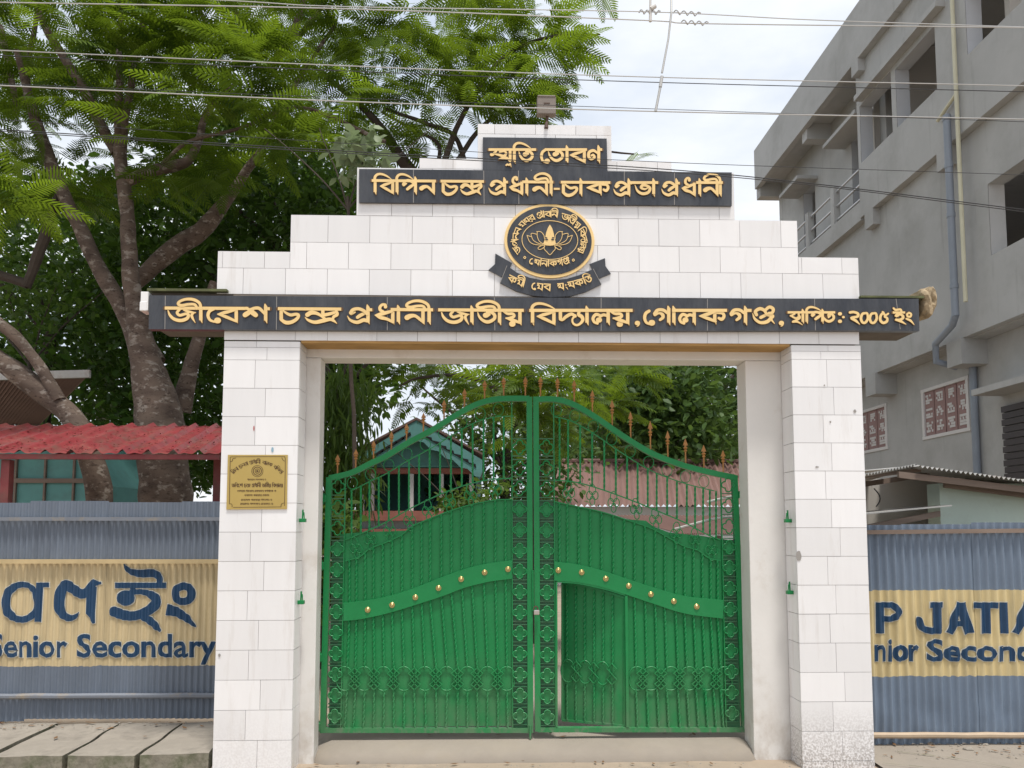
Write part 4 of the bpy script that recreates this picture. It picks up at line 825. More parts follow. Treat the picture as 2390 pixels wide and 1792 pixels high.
for x0, x1, y, n_, size in ((640, 1125, 748, 14, 42), (385, 1390, 1040, 26, 48), (565, 1205, 1150, 17, 48), (480, 1280, 1270, 20, 46), (460, 1305, 1370, 20, 50)):
    line_text([rs.choice(pool) if (i % 6) else ' ' for i in range(1, n_)], x0, x1, y, size)
ccx, ccy, rad = 900, 1290, 0
seq = "i l n aa".split() + [' '] + "ch n t aa".split() + [' '] + "pr dh aa n ii".split() + [' '] + "bo aa l k".split() + [' '] + "bo i d dya aa".split()
tot = sum(150 if k == ' ' else PG[k][0] + 16 for k in seq); A0, A1_ = R(-138), R(-42); cur = 0
for k in seq:
    a = A0 + (A1_ - A0) * cur / tot; x, y = 900 + 900 * math.cos(a), 1165 + 890 * math.sin(a); w_ = 150 if k == ' ' else PG[k][0] + 16
    if k != ' ':
        u = 88 / 200 / q; ik.glyph(k, *Q(x, y), .62, 1, .8, a + math.pi / 2, u)
        if k not in ('i', 'ii', 'aa'): ca, sa = math.cos(a + math.pi / 2), math.sin(a + math.pi / 2); ik.line([(*Q(x, y), 26 * u), (Q(x, y)[0] + ca * w_ * u * .62, Q(x, y)[1] + sa * w_ * u * .62, 26 * u)])
    cur += w_
face_out(ik.mesh(MB(), YP, 0, .0075, step=.00008)).build('engraving', M['brassdark'], T)

# ------------------------------------------------------------------ floodlight on top
c = P(1275, 250, .02); T = thing('floodlight', 'weathered square floodlight on a rusty stem above the topmost board', 'floodlight', (c.x, .02, s5))
a, d = P(1253, 229, .0), P(1297, 271, .0)
mb = MB(); mb.bbox(a.x, d.x, -.03, .03, d.z, a.z, .008); mb.bbox(a.x + .004, d.x - .004, -.034, .03, a.z - .006, a.z + .006, .003); mb.build('housing', M['grey'], T)
mb = MB(); mb.box(c.x - .022, c.x + .022, -.033, -.029, c.z - .001, c.z + .006); mb.build('label_plate', M['iron'], T)
mb = MB(); mb.tube([(c.x + .005, .01, d.z + .002), (c.x + .004, .0, d.z - .05), (c.x - .002, -.012, s5 + .01), (c.x - .004, -.016, s5 - .03)], [.011, .011, .013, .016], 8); mb.build('bracket', M['iron'], T)

# ------------------------------------------------------------------ corrugated fences
def corr(x, pitch, amp): return amp * math.sin(2 * math.pi * x / pitch)
def corr_sheet(mb, x0, x1, y, z0, z1, pitch, amp, dent=0, nz=10, seam=None):
    xs = np.arange(math.floor(x0 / pitch * 8), math.ceil(x1 / pitch * 8) + 1) * pitch / 8; n = len(xs) - 1; zs = np.linspace(z0, z1, nz + 1); vs = []
    for z in zs:
        for x in xs:
            d = dent * noise.noise((x * 5, z * 6, 3)) * max(0, 1 - (z - z0) / .5) if dent else 0
            vs.append((x, y + corr(x, pitch, amp) + d + .004 * noise.noise((x * 1.7, 0, 9)), z))
    W = n + 1; mb.add(vs, [(j * W + i, j * W + i + 1, (j + 1) * W + i + 1, (j + 1) * W + i) for j in range(nz) for i in range(n)])
def conform(mb, y, pitch, amp, dent_fn=None):
    """cut a flat lettering mesh finely in x and press it on the corrugations"""
    bm = bmesh.new(); vv = [bm.verts.new(v) for v in mb.v]
    for f in mb.f:
        try: bm.faces.new([vv[i] for i in f])
        except ValueError: pass
    xs = [v.co.x for v in bm.verts]; x = min(xs); st = pitch / 8
    k = math.ceil(x / st)
    while k * st < max(xs):
        bmesh.ops.bisect_plane(bm, geom=bm.verts[:] + bm.edges[:] + bm.faces[:], plane_co=(k * st, 0, 0), plane_no=(1, 0, 0)); k += 1
    for v in bm.verts: v.co.y += corr(v.co.x, pitch, amp) + .004 * noise.noise((v.co.x * 1.7, 0, 9))
    r_ = MB().bm(bm); return face_out(r_)
def latin(body, x0, x1, ytop, ybase, Y, off, depth, cap=True):
    """built-in typeface, fitted between photo x0..x1, cap height ytop..ybase"""
    cu = bpy.data.curves.new('text', 'FONT'); cu.body = body; cu.offset = off; cu.resolution_u = 3; ob = bpy.data.objects.new('text', cu); COL.objects.link(ob)
    bpy.context.view_layer.update(); me = bpy.data.meshes.new_from_object(ob.evaluated_get(bpy.context.evaluated_depsgraph_get()))
    cu.offset = 0; bpy.context.view_layer.update(); m0 = bpy.data.meshes.new_from_object(ob.evaluated_get(bpy.context.evaluated_depsgraph_get()))
    xs = [v.co.x for v in m0.vertices]; lo_, hi = min(xs), max(xs)
    cu.body = 'H'; bpy.context.view_layer.update(); mh = bpy.data.meshes.new_from_object(ob.evaluated_get(bpy.context.evaluated_depsgraph_get())); ch_ = max(v.co.y for v in mh.vertices)
    mb = MB(); vs = []
    for v in me.vertices:
        p = P(x0 + (v.co.x - lo_) / (hi - lo_) * (x1 - x0), ybase - v.co.y / ch_ * (ybase - ytop), Y); vs.append((p.x, Y - depth, p.z))
    mb.add(vs, [list(f.vertices) for f in me.polygons])
    bpy.data.objects.remove(ob); bpy.data.curves.remove(cu)
    for q_ in (me, m0, mh): bpy.data.meshes.remove(q_)
    return mb
YL = .96; pL, aL_ = .05, .0075
zt_, zb_ = P(250, 1170, YL).z, P(250, 1679, YL).z
T = thing('corrugated_fence', 'blue grey corrugated fence left of the gate, lettered Senior Secondary under large Bengali letters', 'fence', (-2.4, YL, 0))
bc0, bc1 = P(250, 1554, YL).z, P(250, 1312, YL).z
fm = band_mat('left_fence_paint', (.135, .162, .205), (.58, .465, .27), bc0, bc1)
rs = random.Random(2)
def panels(edges, Y, zb, zt, p, a, dent, nz, fm):
    for i, (e0, e1) in enumerate(zip(edges[:-1], edges[1:])):
        mb = MB(); corr_sheet(mb, P(e0, 1400, Y).x - .012, P(e1, 1400, Y).x + .012, Y + (.0022 if i % 2 else -.0016), zb + rs.uniform(-.012, .012), zt + rs.uniform(-.014, .01), p, a, dent, nz)
        mb.build('sheet', fm, T, True)
panels((-260, -80, 65, 243, 422, 540), YL, zb_, zt_, pL, aL_, .006, 16, fm)
def rail(name, y, h, m, Y, x0=-260, x1=540, r=False, d=.012, slope=0):
    a, c = P(x0, y, Y - d), P(x1, y + slope, Y - d); k = MB(); z = h / 2
    if r:
        n = 14; k.tube([a + (c - a) * i / n + Vector((0, 0, .004 * noise.noise((i * .9, 3, 1)))) for i in range(n + 1)], [z * (1 + .06 * (i % 3 == 0)) for i in range(n + 1)], 8); return k.build(name, m, T, True)
    k.hexa([(a.x, Y - d - .03, a.z - z), (c.x, Y - d - .03, c.z - z), (c.x, Y - d, c.z - z), (a.x, Y - d, a.z - z), (a.x, Y - d - .03, a.z + z), (c.x, Y - d - .03, c.z + z), (c.x, Y - d, c.z + z), (a.x, Y - d, a.z + z)]); return k.build(name, m, T)
rail('top_rail', 1211, .03, M['railb'], YL, slope=0); rail('middle_rail', 1310, .034, M['railc'], YL); rail('bottom_rail', 1626, .045, M['railb'], YL, r=True, d=.028, slope=-3)
ik = Ink(True)
ik.raw("350,420,50 280,365,50 180,365,60 90,430,80 62,540,90 90,640,84 180,700,60 270,695,62 345,640,60 372,560,64 362,480,64 350,420,50;L 405,340,70 385,725,66;L 400,360,44 497,360,42;790,635,10 740,680,46 680,685,66 612,630,88 592,540,98 610,430,98 660,360,96 730,400,92 820,450,92 890,410,84 930,340,66;L 925,330,60 965,345,44 1010,340,18;L 918,380,88 905,640,80 938,740,14;L 1146,365,52 1650,365,52;1238,160,14 1290,222,48 1400,248,72 1520,245,76 1588,285,60 1592,350,56;L 1245,490,150 1262,490,150;1312,375,30 1325,420,50 1300,460,50;1310,430,50 1430,432,50 1530,475,84 1552,540,100 1480,612,92 1350,665,88 1240,660,96 1140,625,100;1430,680,66 1500,720,72 1555,775,60 1588,808,34;1825,370,70 1758,400,70 1745,450,74 1770,510,70 1830,525,68 1890,500,74 1905,440,76 1885,390,70 1825,370,70;L 1660,605,112 1760,628,92 1860,692,70 1945,775,14", 0, 1280, 4.254)
def lettering(flat, edge, Y, pitch, amp):
    conform(edge, Y, pitch, amp).build('lettering_edge', M['pale'], T); conform(flat, Y, pitch, amp).build('lettering', M['blue'], T)
fl, ed = ik.mesh(MB(), YL, .4, .008), ik.mesh(MB(), YL, 1.9, .0048, step=.0001)
for body, x0, x1 in (('Senior', -20, 157), ('Secondary', 183, 503)):
    for tgt, off, dep in ((fl, .022, .008), (ed, .045, .0048)):
        t = latin(body, x0, x1, 1481, 1532, YL, off, dep); tgt.add(t.v, t.f)
lettering(fl, ed, YL, pL, aL_)
YR = .48; pR, aR_ = .066, .0125
T = thing('corrugated_fence', 'blue grey corrugated fence right of the gate, lettered P JATIA, bamboo rail at its foot', 'fence', (3.6, YR, 0))
fm = band_mat('right_fence_paint', (.16, .205, .27), (.64, .52, .28), P(2200, 1578, YR).z, P(2200, 1377, YR).z, .014)
panels((2005, 2113, 2281, 2452, 2700), YR, P(2200, 1738, YR).z, P(2200, 1222, YR).z, pR, aR_, .02, 26, fm)
rail('top_rail', 1242, .033, M['wood'], YR, 2005, 2700, slope=-7); rail('bamboo_rail', 1716, .045, M['bamboo'], YR, 2005, 2700, r=True, d=.034, slope=0)
fl, ed = MB(), MB()
ik = Ink(True)
for t_ in ("L 1282,590,54 1285,790,54;L 1285,607,36 1365,607,36;1360,607,36 1398,640,46 1396,670,44 1360,696,36;L 1365,697,36 1290,697,36", "L 1598,607,36 1688,607,36;L 1652,595,56 1655,758,56;1660,770,44 1600,772,42 1550,752,40 1530,700,34", "L 1880,609,38 2035,609,38;L 1955,600,58 1958,790,58;L 2080,590,52 2086,790,52"): ik.raw(t_, 1590, 1192, 2.765)
for dx in (0, 428, 850): ik.raw(f"L {1798+dx},592,48 {1728+dx},790,50;L {1805+dx},592,56 {1852+dx},790,62;L {1748+dx},728,34 {1838+dx},728,34", 1590, 1192, 2.765)
ik.mesh(fl, YR, 0, .008); ik.mesh(ed, YR, 1.6, .0048, step=.0001)
for body, x0, x1, yt, yb in (('nior', 2042, 2143, 1490, 1541), ('Secondary', 2166, 2520, 1494, 1541)):
    for tgt, off, dep in ((fl, .03, .008), (ed, .05, .0048)):
        t = latin(body, x0, x1, yt, yb, YR, off, dep); tgt.add(t.v, t.f)
lettering(fl, ed, YR, pR, aR_)

# ------------------------------------------------------------------ red roofed shelter behind the left fence
T = thing('roadside_shelter', 'shelter with a dusty red ribbed metal roof behind the left fence', 'shelter', (-3.6, 1.8, 0))
mb = MB(); x0, x1 = P(-330, 1050, 1.15).x, P(516, 1050, 1.15).x; y0, y1 = 1.15, 2.6; z0, z1 = P(250, 1056, 1.15).z, P(250, 992, 2.6).z
n = int((x1 - x0) / .018); nyy = 8; vs = []
for j in range(nyy + 1):
    v = j / nyy
    for i in range(n + 1):
        x = x0 + (x1 - x0) * i / n; ph = (x / .215) % 1; h = .034 * max(0, 1 - abs(ph - .5) / .17) ** .8 + .004 * math.sin(x * 60)
        st_ = -.006 * (1 - ((v * 4) % 1)); vs.append((x - .16 * (v), y0 + (y1 - y0) * v, z0 + (z1 - z0) * v + h + st_))
mb.add(vs, [(j * (n + 1) + i, j * (n + 1) + i + 1, (j + 1) * (n + 1) + i + 1, (j + 1) * (n + 1) + i) for j in range(nyy) for i in range(n)])
mb.build('roof', M['red'], T, True)
mb = MB(); mb.box(x0, x1 - .02, y0 + .02, y0 + .06, z0 - .055, z0 - .012); mb.box(x0, x1 - .03, y1 - .08, y1 - .03, z1 - .08, z1 - .02); mb.build('beam', M['red'], T)
for px, Y in ((8, 1.2), (-290, 1.2), (505, 1.75)):
    xx = P(px, 1100, Y).x; mb = MB(); mb.box(xx - .035, xx + .035, Y + .02, Y + .09, 0, z0 - .056 if Y < 1.5 else z0 + .1); mb.build('post', M['red'], T)
for k_ in range(5):
    xx = x0 + .3 + (x1 - x0 - .5) * k_ / 4; mb = MB(); mb.hexa([(xx, y0 + .061, z0 - .05), (xx + .04, y0 + .061, z0 - .05), (xx + .04, y1 - .081, z1 - .085), (xx, y1 - .081, z1 - .085), (xx, y0 + .061, z0 - .02), (xx + .04, y0 + .061, z0 - .02), (xx + .04, y1 - .081, z1 - .045), (xx, y1 - .081, z1 - .045)]); mb.build('rafter', M['red'], T)
# teal hut at the far left
T = thing('teal_hut', 'teal walled hut with a brown sheet lean-to roof behind the red shelter', 'hut', (-6.2, 5.5, 0))
xa, xb = P(-420, 1100, 5.1).x, P(222, 1150, 5.1).x
mb = MB(); mb.prism([(xa, 0), (xb, 0), (xb - .0, P(222, 1130, 5.1).z), (P(135, 1000, 5.1).x, P(135, 1000, 5.1).z), (xa, P(135, 1000, 5.1).z)], 5.1, 8); mb.build('wall', M['teal'], T)
mb = MB(); 
for px in (40, 108, 175): xx = P(px, 1100, 5.1).x; mb.box(xx - .012, xx + .012, 5.06, 5.098, .4, P(px, 1060, 5.1).z)
zz_ = P(60, 1122, 5.1).z; mb.box(xa, xb - .1, 5.05, 5.097, zz_ - .03, zz_ + .03); mb.build('batten', M['wood'], T)
mb = MB(); A_, B_, C_, D_ = P(-420, 893, 3.6), P(206, 876, 3.6), P(92, 992, 5.2), P(-420, 1000, 5.2); n = 60; vs = []
for j in range(2):
    for i in range(n * 4 + 1):
        t = i / (n * 4); p = (A_ + (B_ - A_) * t) * (1 - j) + (D_ + (C_ - D_) * t) * j; vs.append((p.x, p.y, p.z + .014 * math.sin(i * math.pi / 2)))
W = n * 4 + 1; mb.add(vs, [(i, i + 1, W + i + 1, W + i) for i in range(W - 1)]); mb.build('roof', M['brownroof'], T, True)
mb = MB(); mb.hexa([(A_.x, 3.56, A_.z - .03), (B_.x + .03, 3.56, B_.z - .03), (B_.x + .03, 3.6, B_.z - .03), (A_.x, 3.6, A_.z - .03), (A_.x, 3.56, A_.z + .06), (B_.x + .03, 3.56, B_.z + .06), (B_.x + .03, 3.6, B_.z + .06), (A_.x, 3.6, A_.z + .06)]); mb.build('roof_edge_flashing', M['tin'], T)

# ------------------------------------------------------------------ grey cement building on the right
T = thing('cement_building', 'unpainted grey cement building with recessed balconies and pipes right of the gateway', 'building', (8.5, 7, 0))
YN, YF = 1.2, 12.12
def zl(r_, X): return 1.65 + r_ * X
def wall_x(mb, X, th, y0, y1, z0, z1, holes):
    """wall with openings, road side at X, thickness th"""
    ys = sorted({y0, y1} | {h[0] for h in holes} | {h[1] for h in holes}); zs = sorted({z0, z1} | {h[2] for h in holes} | {h[3] for h in holes})
    inside = lambda y, z: any(h[0] < y < h[1] and h[2] < z < h[3] for h in holes)
    for a, c in zip(ys[:-1], ys[1:]):
        for e, f in zip(zs[:-1], zs[1:]):
            if inside((a + c) / 2, (e + f) / 2): continue
            mb.add([(X, a, e), (X, c, e), (X, c, f), (X, a, f)], [(0, 3, 2, 1)]); mb.add([(X + th, a, e), (X + th, c, e), (X + th, c, f), (X + th, a, f)], [(0, 1, 2, 3)])
    mb.add([(X, y0, z0), (X + th, y0, z0), (X + th, y0, z1), (X, y0, z1), (X, y1, z0), (X + th, y1, z0), (X + th, y1, z1), (X, y1, z1)], [(0, 1, 2, 3), (5, 4, 7, 6), (0, 4, 5, 1), (3, 2, 6, 7)])
def reveal(mb, X, th, h, t=.004):
    y0, y1, z0, z1 = h
    mb.add([(X + t, y0, z0), (X + th, y0, z0), (X + th, y0, z1), (X + t, y0, z1), (X + t, y1, z0), (X + th, y1, z0), (X + th, y1, z1), (X + t, y1, z1)], [(0, 1, 2, 3)[::-1], (4, 5, 6, 7), (0, 1, 5, 4), (3, 2, 6, 7)[::-1]])
def win(pts, X):
    q = [P(x, y, X=X) for x, y in pts]; ys = sorted(p.y for p in q); zs = sorted(p.z for p in q); return ((ys[0] + ys[1]) / 2, (ys[-1] + ys[-2]) / 2, (zs[0] + zs[1]) / 2, (zs[-1] + zs[-2]) / 2)
def A3(x, y): return (1590 + x / 2.765, y / 2.765)
def A5(x, y): return (1590 + x / 2.765, 600 + y / 2.765)
XF, X2, X1, X0 = 6.3, 6.42, 6.54, 6.88
ZT, ZB2, ZS2, ZS1 = 10.66, 9.71, 7.05, 4.29
wA = win([A3(1150, 690), A3(1350, 460), A3(1365, 850), A3(1165, 1050)], X2); wB = win([A3(1380, 420), A3(1640, 190), A3(1645, 575), A3(1395, 825)], X2)
wC = win([A3(1830, -75), A3(2112, -330), A3(2112, 95), A3(1845, 355)], X2); wC = (wC[0] - .2, wC[1], wC[2], wC[3])
yw = P(*A3(1132, 700), X=X2).y
mb = MB(); wall_x(mb, X2, .22, YN, yw, ZS2 - .02, ZB2 + .3, [wA, wB, wC]); mb.build('upper_wall', M['conc'], T)
for h in (wA, wB, wC): mb = MB(); reveal(mb, X2, .22, h); mb.build('window_reveal', M['concl'], T)
mb = MB(); mb.box(XF, XF + .12, YN, YF, ZB2, ZT); mb.box(XF + .121, 12, YF - .12, YF - .001, ZB2, ZT); mb.build('parapet_fascia', M['conc'], T)
mb = MB(); mb.box(XF + .12, 12, YN, YF - .13, ZB2 + .1, ZB2 + .28); mb.build('roof_slab', M['conc'], T)
wD = win([A3(1945, 1215), A3(2212, 1022), A3(2225, 1515), A3(2035, 1640)], X1); wD = (wD[0] - .5, wD[1], wD[2], wD[3])
mb = MB(); wall_x(mb, X1, .22, YN, YF, ZS1, ZS2 - .021, [wD]); mb.build('first_floor_wall', M['conc'], T)
mb = MB(); reveal(mb, X1, .22, wD); mb.build('window_reveal', M['conc'], T)
# lip where the upper storey steps out, with short beam stubs
mb = MB(); mb.box(X1 - .0, 12, YN, YF - .01, ZS2 - .02, ZS2 + .1); mb.box(X2 + .221, 12, YN, YF, ZS1 - .02, ZS1 + .1); mb.build('floor_slab', M['conc'], T)
for (x, y, hgt) in ((2028, 510, .3), (2200, 365, .3)):
    p = P(x, y, X=X2); mb = MB(); mb.box(X2 - .004, X1 + .02, p.y - .14, p.y + .14, ZS2 - hgt, ZS2 - .022); mb.build('beam_stub', M['conc'], T)
p = P(*A3(1118, 400), X=XF); mb = MB(); mb.box(XF - .003, X2 + .05, p.y - .12, p.y + .12, ZB2 - .22, ZB2 + .02); mb.build('beam_stub', M['conc'], T)
# long thin sunshade over the two upper windows
a, c = P(*A3(1112, 628), X=X2 - .14), P(*A3(1640, 45), X=X2 - .14); zc = (a.z + c.z) / 2
mb = MB(); mb.box(X2 - .14, X2 + .01, min(a.y, c.y), max(a.y, c.y), zc - .03, zc + .06); mb.build('sunshade', M['conc'], T)
# balcony: back wall, upstand, posts, rails, soffit beams, shades
dh = [(7.95, 8.5, ZS2 + .1, ZS2 + 1.95), (10.15, 10.75, ZS2 + .1, ZS2 + 1.95)]
mb = MB(); wall_x(mb, X0, .2, yw - .1, YF - .2, ZS2 + .1, ZB2 + .1, dh); mb.build('balcony_wall', M['conc'], T)
for h in dh: mb = MB(); reveal(mb, X0, .2, h); mb.build('door_reveal', M['concl'], T)
mb = MB(); mb.box(X2, X2 + .14, yw + .001, YF - .3, ZS2 - .06, ZS2 + .27); mb.build('balcony_upstand', M['conc'], T)
for px in (1885, 1946):
    p = P(px, 560, X=X2 + .02); mb = MB(); mb.box(X2 + .01, X2 + .13, p.y - .07, p.y + .07, ZS2 + .2701, ZS2 + 1.0); mb.build('balcony_post', M['conc'], T)
for h in (.36, .62, .9):
    mb = MB(); mb.tube([(X2 + .07, yw, ZS2 + h), (X2 + .07, YF - .35, ZS2 + h)], .022, 8); mb.build('balcony_rail', M['steel'], T, True)
for px, yy in ((1772, 445), (1880, 320)):
    p = P(px, yy, X=XF + .1); mb = MB(); mb.box(XF + .08, X0 + .05, p.y - .12, p.y + .12, ZB2 - .22, ZB2 + .098); mb.build('soffit_beam', M['conc'], T)
for y0_, y1_ in ((7.45, 8.76), (10.0, 11.0)):
    mb = MB(); mb.box(X2 + .02, X0 + .01, y0_, y1_, 8.99, 9.06); mb.build('sunshade', M['conc'], T)
# end wall and inner shell
mb = MB(); mb.box(X0 - .003, 12, YF - .195, YF - .002, 0, ZB2 + .099); mb.build('end_wall', M['conc'], T)
for k_, zz_ in enumerate((ZS1 + .1, ZS2 + .1)):
    for yy in ((3.9, 6.55, yw + .1) if k_ else ()):
        mb = MB(); mb.box(X1 + .23, 10.5, yy, yy + .1, zz_, zz_ + 2.5); mb.build('room_partition', M['inner'], T)
    mb = MB(); mb.box(10.51, 10.6, YN, YF - .2, zz_, zz_ + (.75 if k_ else 2.4)); mb.build('rear_wall', M['inner'], T)  # unseen wall: low upstairs so daylight enters, tall below to keep rooms dark
mb = MB(); mb.box(9.4, 9.5, YN, YF - .2, 0, ZS1 - .03); mb.build('rear_wall', M['inner'], T)
# ground floor
w1 = win([A5(1165, 1010), A5(1320, 960), A5(1330, 1215), A5(1180, 1255)], X0); w2 = win([A5(1555, 880), A5(1845, 785), A5(1860, 1090), A5(1575, 1165)], X0); w1 = (w1[0], w1[1] + .5, w1[2], w1[3])
mb = MB(); wall_x(mb, X0, .22, YN, YF - .2, -.02, ZS1 - .021, [w1, w2]); mb.build('ground_floor_wall', M['conc'], T)
for h, n in ((w1, 4), (w2, 4)):
    y0_, y1_, z0_, z1_ = h; mb = MB(); mb.box(X0 - .015, X0 + .1, y0_ - .04, y1_ + .04, z1_, z1_ + .05); mb.box(X0 - .015, X0 + .1, y0_ - .04, y1_ + .04, z0_ - .05, z0_)
    for k_ in (0, n): yy = y0_ + (y1_ - y0_) * k_ / n; mb.box(X0 - .0148, X0 + .1, yy - .03, yy + .03, z0_ + .001, z1_ - .001)
    fo = mb.build('window_frame', M['latw'], T)
    pw = (y1_ - y0_) / n; hz = z1_ - z0_; rs = random.Random(4)
    for k_ in range(n):
        a = y0_ + pw * k_ + .012; c = a + pw - .024; kk = MB(); kk.box(X0 + .012, X0 + .03, a, c, z0_ + .002, z1_ - .002); kk.mi = 1; a = y0_ + pw * (k_ + .5)
        for f, g_ in ((.72, .93), (.40, .62), (.08, .32)):
            for i in range(5):
                for j in range(4):
                    if rs.random() < .72: kk.box(X0 + .004, X0 + .0121, a + pw * (-.3 + .12 * i), a + pw * (-.3 + .12 * i + .1), z0_ + hz * (f + (g_ - f) * j / 4), z0_ + hz * (f + (g_ - f) * (j + .85) / 4))
        kk.build('lattice_pane', [M['lat'], M['latw']], fo)
for (xa, ya) in ((A5(1225, 850)), (A5(1765, 640))):
    p = P(xa, ya, X=X1 - .02); mb = MB(); mb.box(X1 - .03, X0 + .02, p.y - .17, p.y + .17, ZS1 - .36, ZS1 - .0005); mb.build('beam_stub', M['conc'], T)
a, c = P(*A5(1872, 882), X=X0 - .42), P(*A5(2080, 832), X=X0 - .42); mb = MB(); mb.box(X0 - .42, X0 + .01, 2.2, a.y, a.z - .03, a.z + .05); mb.build('sunshade', M['conc'], T)
p = P(*A5(2085, 1150), X=X0 - .02); mb = MB(); ztop = P(*A5(2090, 960), X=X0).z
for i in range(26): mb.box(X0 - .05 + .012 * (i % 2), X0 + .02, 1.6, p.y, ztop - .09 * (i + 1), ztop - .09 * i - .012)
mb.build('rolling_shutter', M['shutter'], T)
def pipe(pts, r, m, X):
    q = [P(x, y, X=X) for x, y in pts]; mb = MB(); mb.tube(q, r, 10); return mb.build('drain_pipe', m, T, True)
a = P(2212, 266, X=X2 - .08); c = P(2228, 756, X=X2 - .08)
mb = MB(); yy = (a.y + c.y) / 2; mb.tube([(X2 - .08, yy, a.z), (X2 - .08, yy, c.z + .1)], .05, 12); e1 = P(*A5(1640, 560), X=X1 - .12); mb.tube([(X2 - .08, yy, c.z + .12), (X2 - .07, yy + .1, c.z), (X1 - .12, e1.y, e1.z), (X1 - .1, e1.y + .03, e1.z - .25), (X1 + .2, e1.y + .03, e1.z - .33)], .049, 10)
for z in (a.z - .02, a.z - .7, a.z - 1.4, a.z - 2.4): mb.tube([(X2 - .08, yy, z), (X2 - .08, yy, z - .06)], .057, 12)
mb.build('drain_pipe', M['pipeb'], T, True)
q = P(*A5(1880, 720), X=X0 - .06); q1 = P(*A5(1918, 1350), X=X0 - .06); mb = MB(); mb.tube([(X0 - .06, q.y, ZS1 - .03), (X0 - .06, q.y, .02)], .05, 10); mb.build('drain_pipe', M['pipeb'], T, True)
q = P(2237, 330, X=X2 - .05); mb = MB(); mb.tube([(X2 - .05, q.y, ZT - .2), (X2 - .05, q.y, P(2262, 700, X=X2 - .05).z)], .028, 8); e = P(2226, 224, X=X2 - .05); mb.tube([(X2 - .05, q.y, e.z), (X2 - .05, q.y + .45, e.z - .14)], .026, 8); mb.build('conduit_pipe', M['pipec'], T, True)

# ------------------------------------------------------------------ tin roofed shed behind the right fence
T = thing('tin_shed', 'low mint walled shed with a rusty tin roof and timber fascia behind the right fence', 'shed', (4.8, 2.2, 0))
Ys = 1.5
def Sp(x, y, Y=Ys): return P(x, y, Y)
a, c = Sp(2192, 1128), Sp(2190, 1225); mb = MB(); mb.box(a.x, 8, Ys, Ys + .2, 0, a.z); mb.build('wall', M['mint'], T)
b0 = Sp(2012, 1140, 2.2); mb = MB(); mb.box(b0.x, 8, 2.2, 2.4, 0, b0.z + .1); mb.build('back_wall', M['inner'], T)
mb = MB(); A_, B_, C_, D_ = Sp(2150, 1083, 1.2), Sp(2600, 1135, 1.2), Sp(2460, 1102, 3.2), Sp(2008, 1090, 3.0); n = 50; vs = []
A_, B_, C_, D_ = Sp(2145, 1088, 1.15), Sp(2700, 1165, 1.15), Sp(2700, 1150, 3.0), Sp(2005, 1100, 3.0)
for j in range(2):
    for i in range(n * 4 + 1):
        t = i / (n * 4); p = (A_ + (B_ - A_) * t) * (1 - j) + (D_ + (C_ - D_) * t) * j; vs.append((p.x, p.y, p.z + .013 * math.sin(i * math.pi / 2)))
W = n * 4 + 1; mb.add(vs, [(i, i + 1, W + i + 1, W + i) for i in range(W - 1)])
n2 = 20; vs = []
for j in range(2):
    for i in range(n2 * 4 + 1):
        t = i / (n2 * 4); p = (Sp(2000, 1112, 1.3) + (Sp(2143, 1084, 1.3) - Sp(2000, 1112, 1.3)) * t); vs.append((p.x, p.y + j * 1.4, p.z - j * .12 + .013 * math.sin(i * math.pi / 2)))
W = n2 * 4 + 1; mb.add(vs, [(i, i + 1, W + i + 1, W + i) for i in range(W - 1)])
mb.build('roof', M['tin'], T, True)
def plank(name, p, q_, h, d, m):
    k = MB(); k.hexa([(p.x, p.y, p.z - h), (q_.x, q_.y, q_.z - h), (q_.x, q_.y + d, q_.z - h), (p.x, p.y + d, p.z - h), (p.x, p.y, p.z), (q_.x, q_.y, q_.z), (q_.x, q_.y + d, q_.z), (p.x, p.y + d, p.z)]); return k.build(name, m, T)
plank('fascia', Sp(2098, 1100, 1.22), Sp(2700, 1172, 1.22), .055, .03, M['wood']); plank('fascia', Sp(2205, 1122, 1.35), Sp(2700, 1185, 1.35), .06, .03, M['wood'])
plank('rafter', Sp(2012, 1108, 1.4), Sp(2150, 1092, 1.4), .035, .05, M['wood']); plank('rafter', Sp(2012, 1125, 1.9), Sp(2170, 1100, 1.9), .05, .05, M['wood'])
plank('lean_to_sheet', Sp(2000, 1199, 1.2), Sp(2222, 1178, 1.2), .012, .7, M['tin']); plank('lean_to_beam', Sp(2005, 1228, 1.25), Sp(2195, 1192, 1.25), .05, .04, M['wood'])
mb = MB(); mb.tube([Sp(2040 + 14 * math.sin(i * .4), 1140 + 6 * i, 1.6) for i in range(8)], .006, 5); mb.build('hanging_cable', M['wired'], T)

# ------------------------------------------------------------------ buildings inside the compound
YH = 13.0
def Hp(x, y, Y=YH): return P(x, y, Y)
T = thing('teal_gabled_house', 'teal gabled house with carved bargeboards and a dark veranda behind the left gate leaf', 'house', (Hp(950, 1200).x, YH + 2, 0))
xl, xr = Hp(830, 1100).x, Hp(1120, 1100).x; ze = Hp(900, 1085).z; ap = Hp(975, 990)
mb = MB(); mb.prism([(xl, ze), (xr, ze), (ap.x + .02, ap.z)], YH, YH + .12); mb.build('gable', M['teal'], T)
mb = MB()
for s_, ex in ((-1, Hp(826, 1058)), (1, Hp(1130, 1062))):
    mb.add([(ex.x, YH - .35, ex.z), (ap.x, YH - .35, ap.z + .12), (ap.x, YH + 5, ap.z + .12), (ex.x, YH + 5, ex.z), (ex.x, YH - .35, ex.z - .05), (ap.x, YH - .35, ap.z + .06), (ap.x, YH + 5, ap.z + .06), (ex.x, YH + 5, ex.z - .05)], [(0, 1, 2, 3), (7, 6, 5, 4), (0, 4, 5, 1)])
mb.build('roof', M['brownroof'], T)
